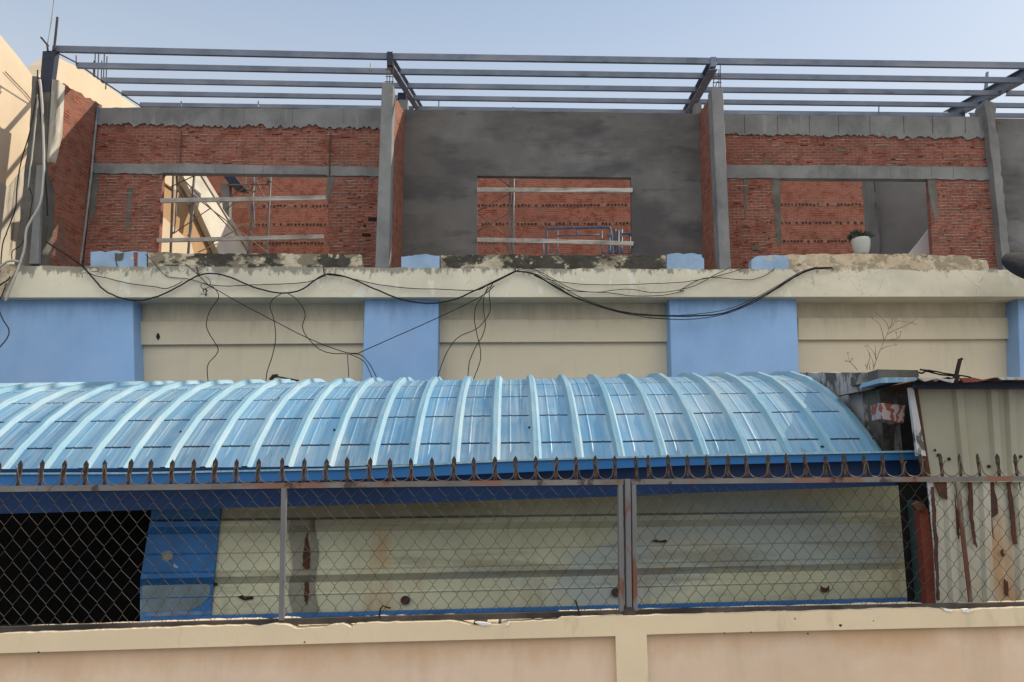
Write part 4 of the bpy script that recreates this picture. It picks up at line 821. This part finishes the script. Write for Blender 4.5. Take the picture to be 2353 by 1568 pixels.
# twigs on the wall top
def Z3(p): return (1920.9+p[0]*.11137, 698.5+p[1]*.11137)
def twig(name, label, branches, D):
    b = P(*Z3(branches[0][0]), D)
    t = thing(name, label, 'plant', b, 'dry twiggy weeds on the mouldy wall')
    for q in branches:
        m = MB(); m.tube(smooth([P(*Z3(p), D) for p in q], 3), .0045, 5, taper=.35); m.build('stem', M['twig'], t)
        m = MB(); e = P(*Z3(q[-1]), D)
        for j in range(3):
            d = Vector((rq.uniform(-1, 1), rq.uniform(-1, 1), rq.uniform(.2, 1))).normalized()*.025; w = Vector((.004, 0, 0)); m.face([e-w, e+w, e+d])
        m.build('leaf', M['twig'], t)
twig('weed', 'tall bare forked weed on the mouldy wall top in front of the third cream panel', [[(770, 1360), (820, 1200), (860, 1080), (915, 950), (960, 840), (1000, 750), (1050, 640), (1100, 520), (1180, 430), (1240, 320)], [(990, 760), (960, 600), (920, 460), (850, 370), (750, 300)], [(1090, 520), (1060, 430), (990, 330), (840, 200)], [(1060, 630), (1200, 550), (1420, 460), (1540, 395), (1620, 340), (1690, 290)], [(1110, 500), (1150, 420), (1160, 330)], [(940, 940), (1050, 880), (1240, 850)], [(835, 1160), (800, 1040), (760, 980), (650, 870)], [(820, 1140), (815, 1000), (818, 880)], [(1130, 730), (1260, 715), (1240, 600)], [(1260, 715), (1320, 670), (1335, 590)], [(1540, 395), (1600, 400), (1650, 440)], [(1240, 370), (1300, 350), (1500, 385)]], 8.05)
twig('weed', 'low bare weed tuft left of the tall weed on the mouldy wall', [[(640, 1360), (650, 1260), (690, 1150), (690, 1040), (640, 930), (610, 880)], [(770, 1300), (760, 1180), (690, 1040)], [(700, 1360), (690, 1240)], [(640, 1320), (610, 1270)]], 7.95)
twig('weed', 'single thin weed leaning left near the end of the vault', [[(440, 1370), (380, 1290), (295, 1200), (260, 1120), (245, 1020)], [(295, 1200), (200, 1185)], [(295, 1200), (330, 1150)]], 8.1)

# ============================================================ SHED, right edge
sh = thing('sheet_metal_shed', 'faded cream corrugated metal shed with rusty lower sheets at the right edge', 'shed', P(2250, 1395, 5.55)*1)
SD = 5.55
def vribbed(name, px, mat, D, x_at_mid, yaw=.0, h=.03, label=None):
    """vertical trapezoid ribs between the top line px[0]-px[1] and bottom line px[3]-px[2]; x_at_mid: rib centres at y=1000"""
    TL, TR, BR, BL = [P(*q, D, yaw) for q in px]; m = MB()
    u0 = 0; us = [(0, 0)]; w = (TR-TL).length
    for x in x_at_mid:
        c_ = (P(x, 1000, D, yaw).x-P(px[0][0]+ (1000-px[0][1])*.1, 1000, D, yaw).x)/w
        a_, b_ = .045/w, .025/w
        for (du, o) in ((-a_, 0), (-b_, h), (b_, h), (a_, 0)): us.append((c_+du, o))
    us = [u for u in us if 0 <= u[0] <= 1]+[(1, 0)]
    for (ua, oa), (ub, ob) in zip(us, us[1:]):
        q = [TL.lerp(TR, ua), TL.lerp(TR, ub), BL.lerp(BR, ub), BL.lerp(BR, ua)]
        of = [oa, ob, ob, oa]; q = [v+Vector((0, -o, 0)) for v, o in zip(q, of)]
        m.face(q); m.face([v+Vector((0, .008, 0)) for v in q][::-1])
    o = m.build(name, M[mat], sh)
    if label: o['label'] = label
    return o
vribbed('wall_sheet', [(2103, 884), (2353+EX, 884), (2353+EX, 1108), (2132, 1108)], 'shed', SD, [2211, 2292, 2333, 2400], label='faded olive cream upper sheets')
vribbed('wall_sheet', [(2138, 1096), (2353+EX, 1094), (2353+EX, 1400), (2156, 1400)], 'shedr', SD+.04, [2168, 2250, 2330, 2400], label='rust eaten lower sheets')
m = MB(); m.ext([P(2089, 891, SD-.06, 0), P(2099, 891, SD-.06, 0), P(2128, 1048, SD-.06, 0), P(2108, 1048, SD-.06, 0)], (0, .03, 0)); m.build('corner_flashing', M['galv'], sh)
m = MB(); m.ext([P(2100, 888, SD-.03, 0), P(2108, 888, SD-.03, 0), P(2140, 1100, SD-.03, 0), P(2130, 1100, SD-.03, 0)], (0, .04, 0)); m.build('corner_angle', M['rust'], sh)
def shp(name, px, mat, D, th=.01):
    m = MB(); m.ext([P(x, y, D, 0) for x, y in px], (0, th, 0)); return m.build(name, M[mat], sh)
shp('red_post', [(2112, 1168), (2132, 1170), (2162, 1398), (2132, 1398)], 'redpost', SD+.12, .08)
shp('teal_post', [(2092, 1150), (2108, 1150), (2132, 1398), (2112, 1398)], 'tealp', SD+.2, .05)
shp('gap_shade', [(2066, 1100), (2145, 1100), (2172, 1400), (2090, 1400)], 'dark', SD+.28, .02)  # black sheet paints the shade inside the gap
shp('rust_cap', [(2098, 1160), (2112, 1152), (2124, 1158), (2130, 1172), (2108, 1174)], 'rust', SD+.08, .03)
shp('loose_flashing', [(2130, 1100), (2143, 1102), (2156, 1240), (2164, 1396), (2152, 1396), (2146, 1260)], 'galv', SD+.02, .01)
shp('loose_strip', [(2195, 1106), (2206, 1106), (2226, 1300), (2238, 1396), (2228, 1396), (2212, 1260)], 'sheetg', SD-.03, .01)
rq = random.Random(4)
for q in ([(2148, 1106), (2180, 1106), (2196, 1140), (2206, 1200), (2204, 1240), (2192, 1200), (2180, 1150), (2160, 1140)],
          [(2140, 1120), (2146, 1120), (2156, 1250), (2160, 1380), (2154, 1380), (2148, 1260)],
          [(2226, 1108), (2234, 1110), (2236, 1180), (2246, 1260), (2238, 1250), (2228, 1190)],
          [(2268, 1106), (2284, 1106), (2286, 1130), (2292, 1150), (2294, 1180), (2280, 1190), (2286, 1240), (2276, 1200), (2268, 1150)],
          [(2314, 1106), (2322, 1106), (2330, 1170), (2338, 1250), (2330, 1250), (2322, 1190)],
          [(2300, 1266), (2306, 1262), (2309, 1276), (2303, 1280)], [(2308, 1330), (2316, 1336), (2318, 1372), (2310, 1366)], [(2340, 1340), (2348, 1344), (2350, 1380), (2342, 1376)]):
    shp('rust_hole', jline(q+[q[0]], 1.6, 9, rq.randrange(999))[:-1], 'rust', SD+.012 if q[0][1] < 1300 else SD+.025, .008)
for (x, y, s) in ((2156, 1047, 4), (2149, 1035, 3), (2181, 1055, 4), (2273, 1072, 5), (2346, 1050, 4), (2280, 960, 2)):
    shp('rust_hole', [(x+math.cos(t)*s*rq.uniform(.6, 1.2), y+math.sin(t)*s*rq.uniform(.6, 1.4)) for t in [i*math.pi/4 for i in range(8)]], 'hole', SD-.012, .004)
# roof of the shed: dark underside and bent sheet edges
m = MB(); a = [P(2098, 876, SD-.22, 0), P(2353+EX, 874, SD-.22, 0)]
q0 = []
n = 26
for i in range(n+1):
    p = a[0].lerp(a[1], i/n); q0.append(p+Vector((0, rq.uniform(-.02, .02), [0, .012, .022, .012][i % 4]+rq.uniform(-.004, .006))))
for i in range(n):
    A, Bq = q0[i], q0[i+1]; d = Vector((0, 1.3, .03)); m.face([A, Bq, Bq+d, A+d]); e = Vector((0, 0, -.004)); m.face([A+e, A+d+e, Bq+d+e, Bq+e]); m.face([A, A+e, Bq+e, Bq])
m.build('roof_sheet', M['rust'], sh)
m = MB(); m.bar(P(2100, 886, SD-.08, 0), P(2353+EX, 886, SD-.08, 0), .05, .05); m.build('eaves_bar', M['steel_d'], sh)
shp('bent_sheet', [(2028, 868), (2108, 867), (2107, 878), (2022, 880)], 'roof', SD+.1, .35)
shp('bent_sheet', [(2108, 867), (2125, 869), (2150, 868), (2180, 872), (2194, 870), (2191, 880), (2172, 876), (2152, 870), (2126, 877), (2116, 872)], 'galv', SD-.24, .02)
shp('bent_sheet', [(2206, 869), (2240, 868), (2244, 872), (2276, 873), (2240, 878), (2216, 879)], 'redpost', SD-.25, .02)
shp('bent_sheet', [(2292, 867), (2353+EX, 866), (2353+EX, 873), (2302, 873)], 'galv', SD-.245, .02)
m = MB(); m.tube([P(2196, 868, SD-.2, 0), P(2206, 826, SD-.2, 0)], .016, 4); m.tube([P(2206, 828, SD-.2, 0), P(2211, 824, SD-.2, 0)], .010, 4); m.tube([P(2192, 880, SD-.2, 0), P(2199, 862, SD-.2, 0)], .022, 4)
tag(m.build('burnt_stick', M['hole'], base=P(2196, 868, SD-.2, 0)), 'short black upright stick on the edge of the shed roof', 'stick')
for pts, lb in ((((2115, 851), (2140, 853), (2180, 860), (2230, 866)), 'upper black cable running off the mouldy wall cap to the shed roof'), (((2112, 857), (2120, 858), (2130, 854), (2160, 859), (2200, 864)), 'lower kinked black cable running off the mouldy wall cap to the shed roof')):
    cable(list(pts), .008, lb, 5.9, 'cable', 'cable', 'cables above the shed roof')

# ============================================================ FRONT WALL AND SPIKED FENCE
FY = .12
FD = 4.5
wl = thing('boundary_wall', 'low peach rendered boundary wall with cream coping and one pilaster under the fence', 'wall', (0, 4.45, 0))
ctop = [(-EX, 1460), (0, 1457.5), (330, 1445), (560, 1437), (590, 1441), (630, 1434), (662, 1437), (680, 1445), (745, 1442), (770, 1435), (786, 1434), (806, 1442), (818, 1434), (900, 1431), (1040, 1428), (1090, 1438), (1150, 1436), (1170, 1430), (1280, 1426), (1292, 1419), (1400, 1416), (1420, 1416), (1571, 1413.5), (1800, 1407), (2140, 1398), (2180, 1403), (2230, 1402), (2260, 1399), (2353, 1396), (2353+EX, 1393)]
cbot = [(2353+EX, 1436), (2353, 1438.5), (1571, 1456), (1486, 1458.5), (1486, 1458.5), (1414, 1462), (786, 1478), (0, 1501.5), (-EX, 1504)]
edge = []
r = random.Random(77)
for a, b in zip(ctop, ctop[1:]): edge += jag(a, b, .9, 9, r)
edge.append(ctop[-1])
m = MB(); m.ext([P(x, y, FD-.045, FY) for x, y in edge+cbot], (0, .24, 0)); m.build('coping', M['cap'], wl)
def toground(name, x0, x1, y0, y1, D, th, mat):
    m = MB(); a, b = P(x0, y0, D, FY), P(x1, y1, D, FY)
    m.ext([a, b, Vector((b.x, b.y, 0)), Vector((a.x, a.y, 0))], (0, th, 0)); return m.build(name, M[mat], wl)
toground('wall_panel', -EX*3, 1430, 1504, 1458, FD-.005, .15, 'wallp')
toground('wall_panel', 1470, 2353+EX*3, 1456, 1430, FD-.004, .15, 'wallp')
toground('pilaster', 1414.5, 1486, 1461.5, 1458.2, FD-.0451, .2, 'cap')
m = MB(); a, b = P(-EX, 1462, FD+.09, FY), P(2353+EX, 1396, FD+.09, FY); m.bar(a+Vector((0, 0, -.02)), b+Vector((0, 0, -.02)), .2, .06); m.build('wall_core', M['railb'], wl)
for q in ([(1091, 1431), (1100, 1430), (1118, 1432), (1128, 1434), (1124, 1438), (1108, 1438), (1100, 1435)], [(1166, 1432), (1172, 1428), (1170, 1436), (1162, 1440)],
          [(2166, 1398), (2178, 1400), (2190, 1403), (2188, 1407), (2172, 1404)], [(2212, 1401), (2228, 1400), (2238, 1403), (2226, 1408), (2212, 1407)]):
    m = MB(); m.ext([P(x, y, FD-.052, FY) for x, y in q], (0, .03, 0)); m.build('filler_flake', M['flake'], wl)
for (x, y, s) in ((1932, 1437, 3.2), (1827, 1422, 1.6), (1857, 1457, 2.2), (1726, 1453, 1.6), (2008, 1427, 1), (1665, 1455, 2), (88, 1499, 2.5), (700, 1476, 2)):
    m = MB(); m.ext([P(x+math.cos(t)*s*r.uniform(.6, 1.3), y+math.sin(t)*s*r.uniform(.6, 1.3), FD-.048, FY) for t in [i*math.pi/4 for i in range(8)]], (0, .006, 0)); m.build('chip', M['hole'], wl)

rail = [(-EX, 1124.5), (0, 1124), (400, 1119.5), (786, 1114.5), (1200, 1110), (1571, 1106.5), (2000, 1102.5), (2353, 1100), (2353+EX, 1099.4)]
bott = [(-EX, 1452), (0, 1449), (786, 1426.5), (1571, 1406), (2353, 1390.5), (2353+EX, 1388.5)]
n_f = Vector((-FY, 1, 0)).normalized()
def raily(x): return pl(rail, x)
def boty(x): return pl(bott, x)
spx = [-60, -11, 38.4, 88.5, 139.6, 191.7, 238, 292, 341.6, 390.7, 440.8, 490, 540, 590, 648, 697, 747, 797, 847, 896, 945, 994, 1042, 1090, 1138, 1185, 1232, 1278, 1325, 1370, 1416, 1465, 1492, 1538.6, 1583, 1628, 1675, 1719, 1766, 1813, 1855.5, 1901, 1946, 1991, 2034, 2080, 2124, 2168.6, 2211, 2255, 2299.5, 2340.7, 2385, 2428]
def spike_mesh():
    """flat steel bar with a folded spear point, origin at its foot"""
    me = bpy.data.meshes.new('spike'); bm = bmesh.new()
    w, t, h = .0115, .0045, .142
    prof = [(-w*.75, 0), (w*.75, 0), (w*.75, h*.45), (w*1.0, h*.62), (w*1.05, h*.85), (0, h), (-w*1.05, h*.85), (-w*1.0, h*.62), (-w*.75, h*.45)]
    f = [bm.verts.new((x, -t, z)) for x, z in prof]; b = [bm.verts.new((x, t, z)) for x, z in prof]
    n = len(prof); cf = bm.verts.new((0, -t*2.6, h*.55)); cb2 = bm.verts.new((0, t*.2, h*.5))
    for i in range(n):
        j = (i+1) % n; bm.faces.new((f[i], f[j], cf)); bm.faces.new((b[j], b[i], cb2)); bm.faces.new((f[j], f[i], b[i], b[j]))
    bmesh.ops.recalc_face_normals(bm, faces=bm.faces); bm.to_mesh(me); bm.free(); me.materials.append(M['spike']); return me
def hook_mesh():
    """thin U shaped barb between two spikes; both tips flare out past the spikes"""
    m = MB(); W_ = .056; pts = [(-W_*1.30, .104), (-W_*1.06, .080), (-W_*.96, .052), (-W_*.86, .030), (-W_*.64, .013), (-W_*.34, .004), (0, .0015), (W_*.34, .004), (W_*.64, .013), (W_*.86, .030), (W_*.96, .052), (W_*1.06, .080), (W_*1.30, .104)]
    s_ = smooth([(x, 0, z) for x, z in pts], 4); m.tube(s_, .0031, 5)
    o = m.build('hook', M['hook']); me = o.data; bpy.data.objects.remove(o); return me
SPK, HOK = spike_mesh(), hook_mesh()
yawz = math.atan(FY)
def inst(name, me, loc, parent, sc=(1, 1, 1), ry=0, rz=0):
    o = bpy.data.objects.new(name, me); COL.objects.link(o); o.parent = parent
    o.location = loc-Vector(parent.location); o.scale = sc; o.rotation_euler = (0, ry, yawz+rz); return o
def link_mesh(xl, xr, par):
    """chain link: neighbouring zigzag wires hooked round each other"""
    m = MB(); pw = 18.6; r_ = random.Random(int(xl)+500)
    x = xl; i = 0
    xs = []
    while x < xr:
        xs.append(x); x += lerp(19.4, 17.0, max(0, min(1, x/2353)))
    nd = []
    for i, x in enumerate(xs):
        row = []; yt, yb_ = raily(x)+7, boty(x)-4; n = 12; ph = r_.uniform(-.8, .8)
        for j in range(n+1):
            f = j/n; row.append((x+ (f*4 if x < 1400 else f*5)+1.6*math.sin(f*5+x*.01)+r_.uniform(-.7, .7), lerp(yt, yb_, f)+r_.uniform(-.7, .7)+ 2.0*math.sin(x*.006+f*3)*f*(1-f)*4))
        nd.append(row)
    for i in range(len(xs)-1):
        # wire i weaves between node column i and i+1
        pts = []
        for j in range(13):
            c = nd[i+(j % 2)][j] if i % 2 == 0 else nd[i+1-(j % 2)][j]
            s_ = 1 if ((j % 2) == 0) == (i % 2 == 0) else -1    # at left node (+) or right node (-)
            for e in (-1.7, 1.7):
                yy = c[1]+e
                pts.append(P(c[0]-s_*.35, max(raily(c[0])+4, min(boty(c[0])+2, yy)), FD+.03+(.0025 if e > 0 else -.0025), FY))
        m.tube(pts, .0016, 4)
    return m.build('chain_link_mesh', M['wire'], par)
def fence(name, label, xa, xb, posts, spikes):
    base = P((xa+xb)/2, boty((xa+xb)/2), FD+.03, FY); t = thing(name, label, 'fence', base, 'spiked fence panels on the boundary wall')
    xs = [xa]+[x for x, _ in rail if xa < x < xb]+[xb]
    m = MB()
    for p, q in zip(xs, xs[1:]): m.bar(P(p, raily(p), FD, FY)+n_f*.018, P(q, raily(q), FD, FY)+n_f*.018, .036, .031)
    m.build('top_rail', M['fence'], t)
    xs = [xa]+[x for x, _ in bott if xa < x < xb]+[xb]
    m = MB()
    for p, q in zip(xs, xs[1:]): m.bar(P(p, boty(p), FD, FY)+n_f*.018, P(q, boty(q), FD, FY)+n_f*.018, .036, .03)
    m.build('bottom_rail', M['railb'], t)
    for (x0, x1, w) in posts:
        m = MB(); m.ext([P(x0, raily(x0)+6.3, FD-.004, FY), P(x0+w, raily(x0)+6.3, FD-.004, FY), P(x1+w, boty(x1)-4, FD-.004, FY), P(x1, boty(x1)-4, FD-.004, FY)], n_f*.035); m.build('post', M['fencep'], t, bevel=.002)
    for i, x in enumerate(spikes):
        z = random.uniform(.96, 1.03); p = P(x, raily(x)-5.5, FD, FY)+n_f*.012
        inst('spike', SPK, p, t, (random.uniform(.9, 1.1), 1, z*(1.0 if x < 1480 else 1.03)), random.gauss(0, .035), random.uniform(-.4, .4))
        if i+1 < len(spikes) and spikes[i+1]-x > 30:
            xm = (x+spikes[i+1])/2; g = (P(spikes[i+1], 1100, FD, FY)-P(x, 1100, FD, FY)).length
            inst('hook', HOK, P(xm, raily(xm)-6, FD, FY)+n_f*.004, t, (g/.128, 1, random.uniform(.85, 1.08)), random.uniform(-.06, .06), random.uniform(-.35, .35))
    link_mesh(xa, xb, t)
    return t
fence('spiked_fence', 'long spiked chain link fence panel left of the post pair', -EX, 1433, [(646, 640, 12), (1421, 1424, 10.5)], [x for x in spx if x < 1440])
fence('spiked_fence', 'spiked chain link fence panel right of the post pair in front of the shed', 1451, 2353+EX, [(1451.5, 1455, 10.5)], [x for x in spx if x > 1440])
fp = thing('fence_post', 'grey steel post standing between the two fence panels above the wall pilaster', 'post', P(1443, 1416, FD, FY))
m = MB(); m.ext([P(1436.5, 1101, FD-.012, FY), P(1449, 1101, FD-.012, FY), P(1452.5, 1400, FD-.012, FY), P(1440.5, 1400, FD-.012, FY)], n_f*.05); m.build('post_tube', M['fencep'], fp, bevel=.002)
m = MB(); m.ext([P(1437, 1396, FD-.018, FY), P(1455, 1396, FD-.018, FY), P(1464, 1416, FD-.018, FY), P(1432, 1417, FD-.018, FY)], n_f*.06); m.build('post_foot', M['railb'], fp)
for (q, lb) in (([(872, 1420), (874, 1400), (880, 1392), (888, 1396), (898, 1398)], 'black wire stub tied at the bottom fence rail left of centre'), ([(1323, 1380), (1327, 1395), (1333, 1415)], 'frayed wire end at the bottom fence rail near the post pair')):
    m = MB(); m.tube([P(x, y, FD-.01, FY) for x, y in q], .005, 5); tag(m.build('wire_stub', M['cable'], base=P(*q[0], FD, FY)), lb, 'wire')
for o in bpy.data.objects:
    if '_b' in o: del o['_b']
